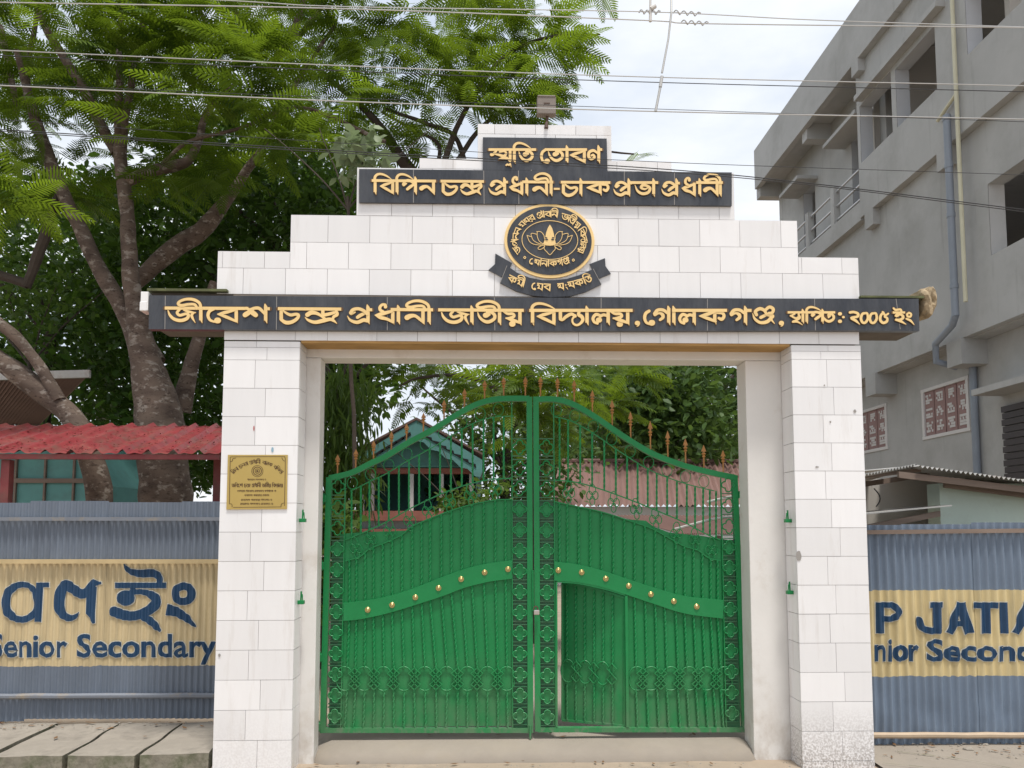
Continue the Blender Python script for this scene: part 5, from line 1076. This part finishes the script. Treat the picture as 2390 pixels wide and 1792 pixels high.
for s_, ex in ((-1, Hp(832, 1072)), (1, Hp(1126, 1076))):
    mb = MB(); n = 9; pts = []
    for i in range(n + 1): t = i / n; pts.append((ex.x + (ap.x - ex.x) * t, ex.z + (ap.z + .05 - ex.z) * t))
    lowr = [(x, z - .42 - .07 * (i % 2)) for i, (x, z) in enumerate(pts)]; mb.prism(pts + lowr[::-1], YH - .33, YH - .29); bb = mb.build('bargeboard', M['teal'], T)
    mb = MB()
    for i in range(1, n - 1):
        x, z = (pts[i][0] + pts[i + 1][0]) / 2, (pts[i][1] + pts[i + 1][1]) / 2 - .24; sl = (pts[i + 1][1] - pts[i][1]) / (pts[i + 1][0] - pts[i][0]); mb.prism([(x - .12, z - .12 * sl - .03), (x + .12, z + .12 * sl - .03), (x + .1, z + .1 * sl + .05), (x - .04, z + .02)], YH - .345, YH - .331)
    mb.build('carving', M['dark'], bb)
mb = MB(); mb.box(xl - .1, xr, YH - .02, YH + .12, Hp(0, 1088).z, ze + .001); mb.build('lintel_band', M['teal'], T)
mb = MB(); mb.box(xl, xr, YH + .02, YH + .2, Hp(0, 1103).z, Hp(0, 1090).z); mb.box(xl - .2, xr, YH - .25, YH + .3, Hp(0, 1215).z, Hp(0, 1192).z); mb.box(xl - .3, xr, YH - .4, YH + .3, Hp(0, 1246).z, Hp(0, 1234).z); mb.build('red_ledge', M['pinkc'], T)
mb = MB(); mb.box(xl - .2, xr, YH - .1, YH + .2, Hp(0, 1233.5).z, Hp(0, 1215.5).z); mb.box(xl - .2, xr, YH - .1, YH + .2, 0, Hp(0, 1246.5).z); mb.build('plinth_wall', M['tealblue'], T)
for px in (845, 868, 960, 1030, 1100):
    xx = Hp(px, 1150).x; mb = MB(); mb.box(xx - .05, xx + .05, YH + .0, YH + .1, Hp(0, 1191.5).z, Hp(0, 1103.5).z); mb.build('veranda_post', M['whitew'], T)
mb = MB(); mb.box(xl, xr, YH + 2.2, YH + 4, 0, ze); mb.build('rear_wall', M['teal'], T)
mb = MB(); mb.box(xl, xr, YH + .12, YH + 2.2, ze - .02, ze + .04); mb.build('veranda_ceiling', M['teal'], T)
mb = MB(); mb.box(xl, xl + .1, YH + .2, YH + 2.2, 0, ze - .03); mb.box(xr - .1, xr, YH + .2, YH + 2.2, 0, ze - .03); mb.build('side_wall', M['teal'], T)
YQ = 17.
T = thing('red_roofed_block', 'long low building with a faded red corrugated roof behind the right gate leaf', 'building', (5, YQ + 2, 0))
xl, xr = P(1285, 1150, YQ).x, P(1830, 1150, YQ).x; ea = P(1500, 1180, YQ); ri = P(1500, 1078, YQ + 3.2); n = int((xr - xl) / .17); vs = []
mb = MB()
for j in range(2):
    for i in range(n * 4 + 1): x = xl + (xr - xl) * i / (n * 4); vs.append((x + (.55 * j), YQ + 3.2 * j, (ri.z if j else ea.z) + .042 * math.sin(i * math.pi / 2)))
W = n * 4 + 1; mb.add(vs, [(i, i + 1, W + i + 1, W + i) for i in range(W - 1)]); mb.build('roof', M['rust'], T)
mb = MB(); mb.box(xl + .2, xr, YQ + .3, YQ + 3, 0, ea.z - .02); mb.build('wall', M['whitew'], T)
mb = MB(); mb.tube([(xl + .5, YQ + 3.2, ri.z + .03), (xr, YQ + 3.2, ri.z + .03)], .08, 8); mb.build('ridge_cap', M['rust'], T)
T = thing('lean_to_roof', 'low sagging rust coloured lean-to with a pale torn edge beside the right gate hinge', 'lean-to', (4.4, 9, 0))
mb = MB(); q = [P(1480, 1205, 11), P(1740, 1170, 8.5), P(1740, 1215, 7.4), P(1600, 1246, 8.5), P(1520, 1238, 10)]; q = [P(1440, 1203, 12), P(1760, 1203, 12), P(1760, 1246, 9), P(1590, 1246, 9)]; n = 40; vs = []
for j in range(2):
    for i in range(n * 4 + 1): t = i / (n * 4); p = (q[0] + (q[1] - q[0]) * t) * (1 - j) + (q[3] + (q[2] - q[3]) * t) * j; vs.append((p.x, p.y, p.z + .02 * math.sin(i * math.pi / 2)))
W = n * 4 + 1; mb.add(vs, [(i, i + 1, W + i + 1, W + i) for i in range(W - 1)]); mb.build('roof', M['rust'], T, True)
mb = MB(); mb.tube([P(1575, 1235, 8.8), P(1660, 1212, 8.8), P(1745, 1200, 8.8)], .025, 6); mb.tube([P(1650, 1172, 8.7), P(1700, 1160, 8.7), P(1745, 1158, 8.7)], .025, 6); mb.build('torn_edge', M['tin'], T)
p0, p1 = P(1600, 1246, 9.05), P(1760, 1246, 9.05)
for xx in (p0.x + .1, (p0.x + p1.x) / 2, p1.x - .1): mb = MB(); mb.box(xx - .04, xx + .04, 9.05, 9.13, 0, p0.z - .03); mb.build('post', M['wood'], T)

# ------------------------------------------------------------------ overhead wires
YW = -1.3
def wirething(label, pts, r, m):
    q = [P(x, y, YW) for x, y in pts]; q = [q[0] + (q[0] - q[1]).normalized() * 3] + q + [q[-1] + (q[-1] - q[-2]).normalized() * 3]
    c = q[len(q) // 2]; k = MB(); k.tube([Vector(p) for p in catmull([tuple(p) for p in q], 8)], r, 6, cap=True); o = k.build('overhead_wire', m, loc=tuple(c)); tag(o, label, 'wire', 'overhead wires across the street'); return o
wirething('pale bare wire, uppermost one at the left edge of the sky', [(0, 5), (800, 20), (1500, 47), (1653, 55), (2390, 64)], .0034, M['wire'])
wirething('bare wire that leaves through the top of the photo above the tree', [(485, -2), (800, 15), (1500, 27), (1894, 46), (2390, 63)], .0028, M['wire'])
wirething('pale bare wire, upper one of the second pair below the top', [(0, 117), (800, 153), (1500, 179), (2390, 200)], .003, M['wire'])
wirething('dark thin wire running close under the second pale wire', [(0, 129), (800, 165), (1500, 191), (2390, 214)], .0026, M['wired'])
wirething('thickest pale wire, crossing just behind the floodlight height', [(0, 199), (800, 236), (1500, 259), (2390, 278)], .0036, M['wire'])
wirething('hair thin dark wire crossing the thickest pale wire', [(0, 195), (800, 228), (1500, 253), (2390, 284)], .0018, M['wired'])
wirething('thin dark wire crossing the letters of the topmost board', [(0, 279), (800, 334), (1500, 376), (2390, 408)], .0018, M['wired'])
wirething('thick black cable crossing under the letters of the topmost board', [(0, 302), (800, 352), (1500, 391), (1894, 428), (2390, 489)], .003, M['wired'])
wirething('black cable twinned below the thick black cable', [(0, 306), (800, 357), (1500, 397), (1894, 432), (2390, 494)], .0026, M['wired'])
T = thing('hanging_stay', 'grey stay rod with a porcelain piece and spiral grips hanging from the top wires', 'stay rod', tuple(P(1550, 60, YW)))
mb = MB(); mb.tube([P(1567, -8, YW), P(1567, 28, YW - .01), P(1560, 90, YW - .01), P(1545, 170, YW - .01)], [.0055, .006, .0055, .006], 6); mb.tube([P(1545, 178, YW - .01), P(1541, 203, YW - .01)], .0095, 8); mb.tube([P(1541, 203, YW - .01), P(1530, 260, YW - .01)], [.007, .0075], 6); mb.build('rod', M['wire'], T)
mb = MB(); mb.tube([P(1518, -10, YW), P(1518, 50, YW)], [.006, .009], 8); mb.tube([P(1519, 20, YW - .004), P(1530, 14, YW - .004)], .012, 8); mb.build('porcelain_strain_piece', M['porc'], T)
for x0, y0, x1, y1 in ((1492, 27, 1540, 29), (1572, 28, 1634, 33), (1590, 51, 1652, 55)):
    mb = MB(); a, c = P(x0, y0, YW), P(x1, y1, YW); n = 40
    mb.tube([a + (c - a) * i / n + Vector((0, math.cos(i * .55) * .01, math.sin(i * .55) * .01)) for i in range(n + 1)], .0036, 5); mb.build('spiral_grip', M['wire'], T)

# ------------------------------------------------------------------ trees
def mesh_np(name, V, Fq, m, parent, tint=None):
    me = bpy.data.meshes.new(name); off = np.array(base(parent)); V = V - off
    me.vertices.add(len(V)); me.vertices.foreach_set('co', V.astype(np.float32).ravel())
    k = Fq.shape[1]; me.loops.add(Fq.size); me.loops.foreach_set('vertex_index', Fq.astype(np.int32).ravel()); me.polygons.add(len(Fq)); me.polygons.foreach_set('loop_start', np.arange(0, Fq.size, k, dtype=np.int32))
    me.update(calc_edges=True); me.materials.append(m)
    if tint is not None: at = me.attributes.new('tint', 'FLOAT', 'POINT'); at.data.foreach_set('value', tint.astype(np.float32))
    o = bpy.data.objects.new(name, me); COL.objects.link(o); o.parent = parent; return o
def stamp(tv, tf, pos, X, Yv, Z, sc, tint):
    """copies of a template (tv: n,3; axes X along, Y across, Z up)"""
    n = len(pos); B = np.stack([X, Yv, Z], 1)                     # n,3,3 rows are axes
    V = np.einsum('kj,njc->nkc', tv, B) * sc[:, None, None] + pos[:, None, :]
    Fq = tf[None] + (np.arange(n) * len(tv))[:, None, None]
    return V.reshape(-1, 3), Fq.reshape(-1, tf.shape[1]), np.repeat(tint, len(tv))
def frond_template(n=14, seed=0):
    """feather leaf of unit length: each pinna is a row of small leaflets drawn as a toothed strip"""
    v = []; f = []; r_ = np.random.default_rng(seed)
    def quad(a, b_, c, d): i = len(v); v.extend([a, b_, c, d]); f.append((i, i + 1, i + 2, i + 3))
    def ax(t): return np.array([t, 0, -.22 * t * t])
    for i in range(8): a, c = ax(i / 8), ax((i + 1) / 8); quad(a + [0, -.005, 0], c + [0, -.004, 0], c + [0, .004, 0], a + [0, .005, 0])
    for i in range(n):
        t = .13 + .85 * i / (n - 1); L_ = .25 * (math.sin(math.pi * min(1, t * .62 + .3)) ** .9) * r_.uniform(.88, 1.08); p = ax(t)
        for s_ in (-1, 1):
            d = np.array([math.cos(R(62 - 22 * t)), s_ * math.sin(R(62 - 22 * t)), -.16]); d /= np.linalg.norm(d); e = np.array([1, 0, -.4 * t]); e = e - d * e.dot(d); e /= np.linalg.norm(e); w_ = .021
            a = p; m1 = p + d * L_ * .5 + np.array([0, 0, -.01]); c = p + d * L_ + np.array([0, 0, -.035])
            quad(a + e * w_ * .5, a - e * w_ * .5, m1 - e * w_, m1 + e * w_); quad(m1 + e * w_, m1 - e * w_, c - e * w_ * .25, c + e * w_ * .25)
    return np.array(v, float), np.array(f)
FT = [frond_template(14, 1), frond_template(12, 2)]
LT = (np.array([(0, 0, 0), (.35, -.24, .03), (.7, -.2, .0), (1, 0, -.1), (.7, .2, .0), (.35, .24, .03), (.5, 0, -.05)], float), np.array([(0, 1, 6, 5), (1, 2, 3, 6), (6, 3, 4, 5)]))
NL = (np.array([(0, 0, 0), (.3, -.07, .0), (.65, -.07, .02), (1, 0, -.02), (.65, .07, .02), (.3, .07, 0)], float), np.array([(0, 1, 4, 5), (1, 2, 3, 4)]))
def axes(d, roll, up=None):
    d = d / np.linalg.norm(d, axis=1, keepdims=True); upv = np.tile(np.array([0, 0, 1.]), (len(d), 1)); y = np.cross(upv, d); nl = np.linalg.norm(y, axis=1, keepdims=True); y = np.where(nl < 1e-3, np.array([[0, 1., 0]]), y / np.maximum(nl, 1e-3)); z = np.cross(d, y)
    c, s_ = np.cos(roll)[:, None], np.sin(roll)[:, None]; return d, y * c + z * s_, z * c - y * s_
def inside_poly(poly, n, r_):
    poly = np.array(poly, float); lo_, hi = poly.min(0), poly.max(0); o_ = []
    while len(o_) < n:
        q = r_.uniform(lo_, hi, (n * 2, 2)); c = np.zeros(len(q), bool); j = len(poly) - 1
        for i in range(len(poly)):
            xi, yi = poly[i]; xj, yj = poly[j]; c ^= ((yi > q[:, 1]) != (yj > q[:, 1])) & (q[:, 0] < (xj - xi) * (q[:, 1] - yi) / (yj - yi + 1e-12) + xi); j = i
        o_ += list(q[c])
    return np.array(o_[:n])
def px_points(poly, n, y0, y1, r_, bias=1.):
    q = inside_poly(poly, n, r_); Y = y0 + (y1 - y0) * r_.random(n) ** bias; return np.array([P(a, b_, c)[:] for (a, b_), c in zip(q, Y)])
def fronds(name, regs, parent, m, seed, size=(.42, .62)):
    r_ = np.random.default_rng(seed); Vs = []; Fs = []; Ts = []; off = 0
    for reg in regs:
        poly, n, y0, y1 = reg[:4]; az = reg[4] if len(reg) > 4 else None; szm = reg[5] if len(reg) > 5 else 1
        nb = max(1, n // 6); hub = px_points(poly, nb, y0, y1, r_); idx = r_.integers(0, nb, n)       # fronds spring in tufts from twig ends
        a = (r_.uniform(0, 2 * math.pi, n) if az is None else R(az) + r_.normal(0, .9, n)); el = r_.normal(R(2), R(16), n)
        d = np.stack([np.cos(a) * np.cos(el), np.sin(a) * np.cos(el), np.sin(el)], 1); pos = hub[idx] + r_.normal(0, .05, (n, 3))
        ax_ = axes(d, r_.normal(0, .35, n)); sc = r_.uniform(*size, n) * szm; tn = np.clip(r_.beta(.8, .9, nb)[idx] * .65 + r_.random(n) * .35, 0, 1); which = r_.integers(0, 2, n)
        for k_ in (0, 1):
            w_ = which == k_
            V, Fq, t = stamp(FT[k_][0], FT[k_][1], pos[w_], ax_[0][w_], ax_[1][w_], ax_[2][w_], sc[w_], tn[w_]); Vs.append(V); Fs.append(Fq + off); Ts.append(t); off += len(V)
    return mesh_np(name, np.concatenate(Vs), np.concatenate(Fs), m, parent, np.concatenate(Ts))
def leaves(name, regs, parent, m, seed, tpl=LT, size=(.1, .17), hang=0., clump=14, spread=.28):
    r_ = np.random.default_rng(seed); Vs = []; Fs = []; Ts = []; off = 0
    for poly, n, y0, y1 in regs:
        nb = max(1, n // clump); hub = px_points(poly, nb, y0, y1, r_); idx = r_.integers(0, nb, n); pos = hub[idx] + r_.normal(0, spread, (n, 3)) * np.array([1, 1, .8])
        a = r_.uniform(0, 2 * math.pi, n); el = r_.normal(R(-20) - hang, R(28), n); d = np.stack([np.cos(a) * np.cos(el), np.sin(a) * np.cos(el), np.sin(el)], 1); ax_ = axes(d, r_.normal(0, .7, n))
        tn = np.clip(r_.beta(2, 3, nb)[idx] * .6 + r_.random(n) * .4, 0, 1); V, Fq, t = stamp(tpl[0], tpl[1], pos, *ax_, r_.uniform(*size, n), tn); Vs.append(V); Fs.append(Fq + off); Ts.append(t); off += len(V)
    return mesh_np(name, np.concatenate(Vs), np.concatenate(Fs), m, parent, np.concatenate(Ts))
def limb(mb, pts, Y, n=10, wob=.02):
    """pts: (px, py, px width[, depth Y]) in photo px at depth Y"""
    q = []
    for i, p in enumerate(pts):
        yy = p[3] if len(p) > 3 else Y; v = P(p[0], p[1], yy); q.append((v.x, v.y, v.z, p[2] / 2 * (yy + 5.45) / F))
    c = catmull(q, 6); rs = [max(.004, k_[3] * (1 + .12 * noise.noise((k_[0] * 4, k_[2] * 5, 1)))) for k_ in c]
    mb.tube([Vector(k_[:3]) + Vector((noise.noise((k_[2] * 3, 0, k_[0])) * wob, 0, noise.noise((0, k_[2] * 3, k_[0])) * wob)) for k_ in c], rs, n)
def rb_(Y): return P(375, 1235, Y).x
YT = 3.4
T = thing('flamboyant_tree', 'tall feathery leaved tree with a thick pale trunk rising behind the red roofed shelter', 'tree', (P(385, 1100, YT).x, YT, 0))
mb = MB()
limb(mb, [(395, 1560, 150), (388, 1200, 116), (372, 990, 110), (354, 900, 88), (335, 820, 62), (325, 740, 46)], YT, 16)
limb(mb, [(345, 860, 70), (318, 740, 44), (305, 640, 36), (300, 560, 34), (292, 460, 33), (283, 400, 30), (280, 345, 27), (277, 250, 19), (279, 120, 14), (284, -60, 9)], YT, 12)
limb(mb, [(283, 370, 24), (290, 300, 18), (308, 180, 17), (335, 40, 13), (350, -80, 9)], YT, 9)
limb(mb, [(350, 850, 74), (305, 760, 42), (262, 680, 38), (215, 590, 36), (170, 500, 30), (135, 420, 30), (100, 330, 28), (75, 250, 22), (40, 120, 14)], YT + .1, 12)
limb(mb, [(286, 430, 24), (310, 415, 26), (350, 398, 26), (410, 385, 26), (440, 372, 22), (465, 325, 18), (475, 280, 16), (500, 240, 15), (545, 200, 10)], YT, 10)
limb(mb, [(270, 360, 22), (235, 290, 26), (195, 205, 24), (140, 120, 20), (95, 40, 16), (60, -60, 10)], YT + .2, 10)
limb(mb, [(420, 960, 50), (440, 880, 36), (462, 800, 30), (478, 740, 26), (500, 660, 20)], YT + .4, 10)
limb(mb, [(318, 660, 30), (370, 610, 40), (420, 570, 44), (480, 530, 40), (540, 450, 26), (620, 330, 16), (700, 180, 11), (780, 60, 8)], YT + .8, 10)
limb(mb, [(380, 380, 10), (440, 330, 9), (560, 300, 8), (700, 250, 8), (900, 330, 10)], YT - .3, 7)
for pts in ([(640, 150, 20), (690, 60, 18), (720, -40, 12)], [(690, 90, 14), (740, 30, 13), (790, -60, 9)], [(500, 100, 9), (470, 30, 8), (450, -60, 6)], [(545, 110, 9), (560, 60, 10), (530, -30, 6)], [(0, 60, 16), (22, 160, 14), (40, 260, 12)], [(60, 250, 16), (70, 120, 13), (95, 0, 9)]): limb(mb, pts, YT + 1, 8)
mb.build('trunk', M['bark'], T, True)
regs = [([(-160, -160), (900, -160), (900, 90), (760, 230), (500, 300), (200, 330), (-160, 330)], 1350, 3.2, 8.5),
        ([(-400, -900), (1000, -900), (900, -130), (-300, -130)], 2400, 1.9, 9),  # unseen fronds above the view, added to shade the trunk and lower crown
        ([(-160, 150), (520, 250), (700, 230), (840, 330), (640, 400), (420, 460), (200, 480), (-160, 500)], 560, 3.0, 7.5),
        ([(-160, 280), (90, 230), (130, 420), (60, 480), (-160, 500)], 46, 1.6, 2.6),
        ([(480, 60), (800, 120), (900, 250), (700, 330), (560, 260)], 120, 1.9, 3.0), ([(-100, -40), (620, -40), (640, 200), (330, 300), (-100, 260)], 210, 2.3, 3.3)]
fronds('crown', regs, T, M['fla'], 3, (.42, .66))
# second tree whose spray reaches over the gateway
T = thing('flamboyant_tree', 'feathery leaved tree whose bright green sprays spread against the sky above the gateway', 'tree', (P(1010, 1235, 4.2).x, 4.2, 0))
mb = MB()
limb(mb, [(1250, 1500, 40), (1249, 1100, 30), (1246, 960, 28), (1200, 760, 34), (1080, 600, 40), (1030, 540, 42), (985, 440, 40), (930, 360, 26), (870, 275, 18), (800, 210, 13), (700, 130, 9)], 4.2, 10)
limb(mb, [(1060, 580, 34), (1090, 480, 20), (1070, 330, 12), (1000, 290, 10), (900, 255, 8)], 4.1, 8)
limb(mb, [(1010, 420, 16), (1025, 340, 9), (960, 300, 8), (890, 260, 6)], 4.0, 7); limb(mb, [(1020, 420, 18), (1090, 250, 12), (1180, 130, 9), (1290, 85, 7), (1400, 80, 4)], 3.8, 7)
limb(mb, [(1040, 420, 16), (1130, 290, 10), (1220, 240, 8), (1330, 210, 4)], 3.9, 7); limb(mb, [(1030, 520, 16), (1160, 420, 10), (1300, 350, 8), (1480, 360, 4)], 4.4, 7)
limb(mb, [(1248, 1000, 14), (1300, 950, 9), (1400, 960, 5)], 4.4, 7); limb(mb, [(1246, 960, 14), (1100, 880, 10), (980, 880, 7), (930, 900, 4)], 4.2, 7)
mb.build('trunk', M['barkd'], T, True)
regs = [([(760, -120), (1180, -120), (1290, -20), (1200, 60), (1000, 100), (820, 110)], 210, 3.2, 6.0),
        ([(1080, 60), (1200, 30), (1310, 60), (1360, 90), (1330, 150), (1200, 130), (1100, 160)], 90, 3.0, 4.6, 0),
        ([(820, 90), (1100, 90), (1180, 200), (1040, 230), (840, 220)], 120, 3.0, 5.5),
        ([(1040, 170), (1220, 160), (1300, 210), (1240, 290), (1100, 290), (1000, 250)], 120, 2.8, 4.4, 0),
        ([(800, 240), (960, 250), (1040, 330), (960, 350), (820, 330)], 70, 3.6, 5.5), ([(1440, 350), (1500, 352), (1500, 372), (1440, 375)], 9, 4.4, 4.8, 0, .7), ([(1390, -60), (1540, -60), (1540, -22), (1390, -22)], 10, 3.5, 4.5),
        ([(1080, 838), (1400, 838), (1400, 960), (1100, 960)], 75, 2.4, 3.7), ([(1100, 930), (1300, 930), (1300, 1120), (1100, 1090)], 40, 2.8, 3.8), ([(1150, 840), (1500, 830), (1560, 880), (1440, 900), (1200, 900)], 60, 3.6, 5.2, -60), ([(1060, 860), (1240, 870), (1300, 950), (1260, 1080), (1080, 1000)], 90, 4.4, 6.5),
        ([(1290, 930), (1460, 930), (1500, 990), (1420, 1050), (1300, 1010)], 46, 4.2, 5.5, -20), ([(880, 845), (1080, 845), (1060, 930), (960, 960), (880, 900)], 46, 4.2, 6.)]
fronds('crown', regs, T, M['fla'], 9, (.4, .64))
# leaning trunks at the far left edge
T = thing('leaning_tree', 'tree with two slanting mottled trunks crossing the brown roof at the far left', 'tree', (P(240, 1200, 2.9).x, 2.9, 0))
mb = MB(); limb(mb, [(262, 1560, 62), (235, 1180, 58), (185, 1000, 52), (120, 930, 48), (40, 870, 46), (-30, 820, 42), (-140, 700, 34)], 2.9, 12); limb(mb, [(140, 935, 32), (110, 880, 28), (50, 800, 26), (-10, 745, 25), (-90, 650, 22)], 2.85, 10); 
mb.build('trunk', M['bark'], T, True)
mb = MB(); limb(mb, [(-60, 632, 22), (0, 642, 22), (64, 662, 22)], 3.6, 8); limb(mb, [(60, 668, 20), (92, 580, 25), (118, 510, 20), (140, 440, 11)], 3.6, 8); mb.build('branch', M['barkd'], T, True)
fronds('crown', [([(-260, 430), (-60, 440), (-40, 560), (-260, 600)], 60, 2.6, 4.2), ([(-260, 200), (-60, 220), (-60, 430), (-260, 430)], 60, 2.4, 4.2)], T, M['fla'], 12)
# dark evergreens behind
def ever(label, trunk, regs, seed, Y, m='dk', size=(.1, .17), bark='barkd', name='broadleaf_tree', clump=14, spread=.28, tpl=LT, hang=0.):
    T = thing(name, label, 'tree', (P(trunk[0][0], 1235, Y).x, Y, 0)); mb = MB(); limb(mb, trunk, Y, 9)
    for k_ in range(4):
        a = trunk[-1]; limb(mb, [(a[0], a[1] + 30, a[2] * .7), (a[0] + (k_ - 1.5) * 60, a[1] - 70, a[2] * .45), (a[0] + (k_ - 1.5) * 130, a[1] - 160, a[2] * .2)], Y + (k_ % 2) * .3, 6)
    mb.build('trunk', M[bark], T, True); leaves('crown', regs, T, M[m], seed, tpl, size, hang, clump, spread); return T
ever('dense dark broadleaf tree behind the teal hut', [(90, 1400, 40), (100, 1000, 34), (120, 760, 26)], [([(-200, 430), (260, 420), (300, 700), (260, 1000), (-200, 1020)], 15000, 8, 15)], 31, 10, size=(.09, .26))
ever('dense dark broadleaf tree between the thick pale trunk and the tiled pillar', [(560, 1400, 50), (575, 1000, 44), (580, 700, 34)], [([(240, 430), (700, 400), (860, 420), (860, 620), (600, 680), (560, 1120), (240, 1120)], 24000, 7.5, 14)], 32, 9, size=(.09, .26))
ever('tall dark tree filling the gaps below the feathery canopy', [(700, 1400, 44), (690, 900, 38), (690, 600, 28)], [([(420, 250), (820, 280), (900, 400), (820, 470), (380, 470)], 5000, 7, 12)], 33, 9)
T2 = ever('pale leaved shrub peeping over the black board at its left end', [(830, 1100, 10), (815, 700, 9), (812, 460, 7)], [([(785, 320), (880, 310), (905, 385), (800, 395)], 190, 1.0, 1.5)], 34, 1.3, 'palel', (.09, .15), name='shrub', clump=6, spread=.06); T2['category'] = 'shrub'
ever('sunlit yellow green bush behind the slanting trunks', [(60, 1300, 16), (70, 1000, 12), (70, 820, 9)], [([(-60, 680), (140, 670), (160, 780), (-60, 800)], 500, 6.2, 7.2)], 35, 6.5, 'ash', (.1, .17))
ever('weeping narrow leaved tree seen between the left pillar and the gate', [(790, 1500, 26), (790, 1200, 22), (785, 900, 16)], [([(745, 880), (815, 860), (845, 1010), (830, 1120), (800, 1225), (745, 1230)], 2600, 6.0, 7.4)], 36, 6.8, 'ash', (.2, .32), name='weeping_tree', tpl=NL, hang=.9, clump=10, spread=.2)
ever('dark round leaved tree hanging into the top left of the gate opening', [(800, 1500, 30), (790, 1150, 26), (795, 900, 20)], [([(740, 780), (960, 800), (930, 880), (860, 950), (745, 940)], 1600, 8, 10)], 37, 9, 'dk', (.14, .22))
ever('massive dark tree behind the red roofed block', [(1600, 1300, 50), (1600, 1120, 44), (1590, 980, 34)], [([(1390, 780), (1800, 720), (1840, 1075), (1480, 1085), (1360, 1000)], 9000, 22, 29), ([(1380, 880), (1620, 860), (1700, 1080), (1440, 1085)], 3500, 20, 22)], 38, 25, 'mid', (.24, .42), spread=.7, clump=30)
ever('tree in the middle distance behind the meeting stiles of the gate', [(1180, 1330, 30), (1180, 1180, 26), (1175, 1060, 20)], [([(1060, 880), (1330, 860), (1340, 1080), (1280, 1190), (1060, 1180)], 3600, 14, 17)], 39, 15.5, 'mid', (.16, .28), spread=.45, clump=20)
ever('low leafy bush in front of the teal house veranda', [(1100, 1330, 10), (1095, 1240, 8), (1090, 1190, 6)], [([(1030, 1150), (1180, 1130), (1180, 1260), (1030, 1260)], 700, 9, 10)], 40, 9.5, 'ash', (.12, .2), name='bush', spread=.15)['category'] = 'bush'
ever('leafy shrub at the foot of the left pilaster inside the gate', [(750, 1560, 8), (752, 1480, 7), (752, 1400, 6)], [([(715, 1180), (790, 1180), (780, 1420), (715, 1420)], 500, 2.6, 3.4)], 41, 3, 'ash', (.12, .22), name='shrub', spread=.1)['category'] = 'shrub'
ever('broad distant tree far behind the compound roofs', [(1480, 1290, 30), (1480, 1180, 26), (1480, 1080, 20)], [([(1240, 950), (1760, 960), (1800, 1090), (1240, 1110)], 3500, 32, 38)], 42, 35, 'mid', (.4, .7), spread=.8, clump=30)

# ------------------------------------------------------------------ small weeds and litter
rs = random.Random(8)
for i, (x, y, s_) in enumerate(((2260, 1748, .03), (2170, 1735, .022), (1935, 1745, .02), (62, 1672, .02), (350, 1664, .025), (2300, 1738, .02))):
    p = P(x, y, Z=.015 if x > 600 else .11); bm = bmesh.new(); bmesh.ops.create_icosphere(bm, subdivisions=2, radius=s_)
    for v in bm.verts: v.co = Vector((v.co.x * 1.3, v.co.y, v.co.z * .55)) * (1 + .3 * noise.noise(v.co * 60 + Vector((i, 0, 0)))) + p
    o = MB().bm(bm).build('pebble', M['slab'], loc=(p.x, p.y, p.z))
    tag(o, 'small pale pebble lying at the foot of the ' + ('right' if x > 1800 else 'left') + ' fence', 'pebble', 'pebbles at the foot of the ' + ('right' if x > 1800 else 'left') + ' fence')

def scatter(name, m, spots, seed, size, flat=.6, leaf=False):
    r_ = np.random.default_rng(seed); mb = MB()
    for (x0, x1, y0, y1, z, n_) in spots:
        for _ in range(n_):
            x, y = r_.uniform(x0, x1), y0 + (y1 - y0) * r_.random() ** 1.6; k = r_.uniform(*size); a = r_.uniform(0, 6.3); zz_ = z(x, y) if callable(z) else z
            if leaf:
                c_, s_ = math.cos(a) * k, math.sin(a) * k; t_ = r_.uniform(-.3, .5) * k
                mb.add([(x - c_, y - s_, zz_ + .003), (x + s_ * .4, y - c_ * .4, zz_ + .004 + t_ * .3), (x + c_, y + s_, zz_ + .004 + abs(t_)), (x - s_ * .4, y + c_ * .4, zz_ + .004)], [(0, 1, 2, 3)])
            else:
                pts = [(x + k * math.cos(a + j * 1.257) * r_.uniform(.6, 1), y + k * math.sin(a + j * 1.257) * r_.uniform(.6, 1), zz_) for j in range(5)]; top_ = (x, y, zz_ + k * flat)
                mb.add(pts + [top_], [(j, (j + 1) % 5, 5) for j in range(5)])
    o = mb.build(name, m); o['kind'] = 'stuff'; return o
lx0, lx1 = P(-200, 1680, YL).x, P(500, 1680, YL).x
scatter('grit', M['slab'], [(2.62, 5.5, YR - .02, YR - .4, .016, 230), (lx0, lx1, YL - .02, YL - .2, .108, 110), (-1.5, 2.2, .12, -.3, -.012, 160), (lx0, lx1, .0, -.3, -.012, 120), (2.6, 5, -.2, -.9, .016, 90)], 3, (.003, .013))
scatter('dry_leaves', mat('dry_leaf', (.16, .085, .035), .8, .4, 20), [(2.62, 5.5, YR - .02, YR - .4, .02, 70), (lx0, lx1, YL - .03, YL - .3, .112, 50), (-1.3, 2.1, .2, -.2, .0, 40), (-1.1, 1.8, .9, .4, .106, 40), (lx0, lx1, .9, .1, .112, 10)], 5, (.012, .035), leaf=True)
rz = lambda x, y: z0r + (z1r - z0r) * (y - 1.15) / 1.45 + .012
z0r, z1r = P(250, 1056, 1.15).z, P(250, 992, 2.6).z
scatter('roof_litter', mat('roof_litter', (.2, .1, .06), .9, .4, 20), [(P(-250, 1050, 1.15).x, P(505, 1050, 1.15).x, 1.2, 2.5, rz, 900)], 6, (.008, .022), leaf=True)
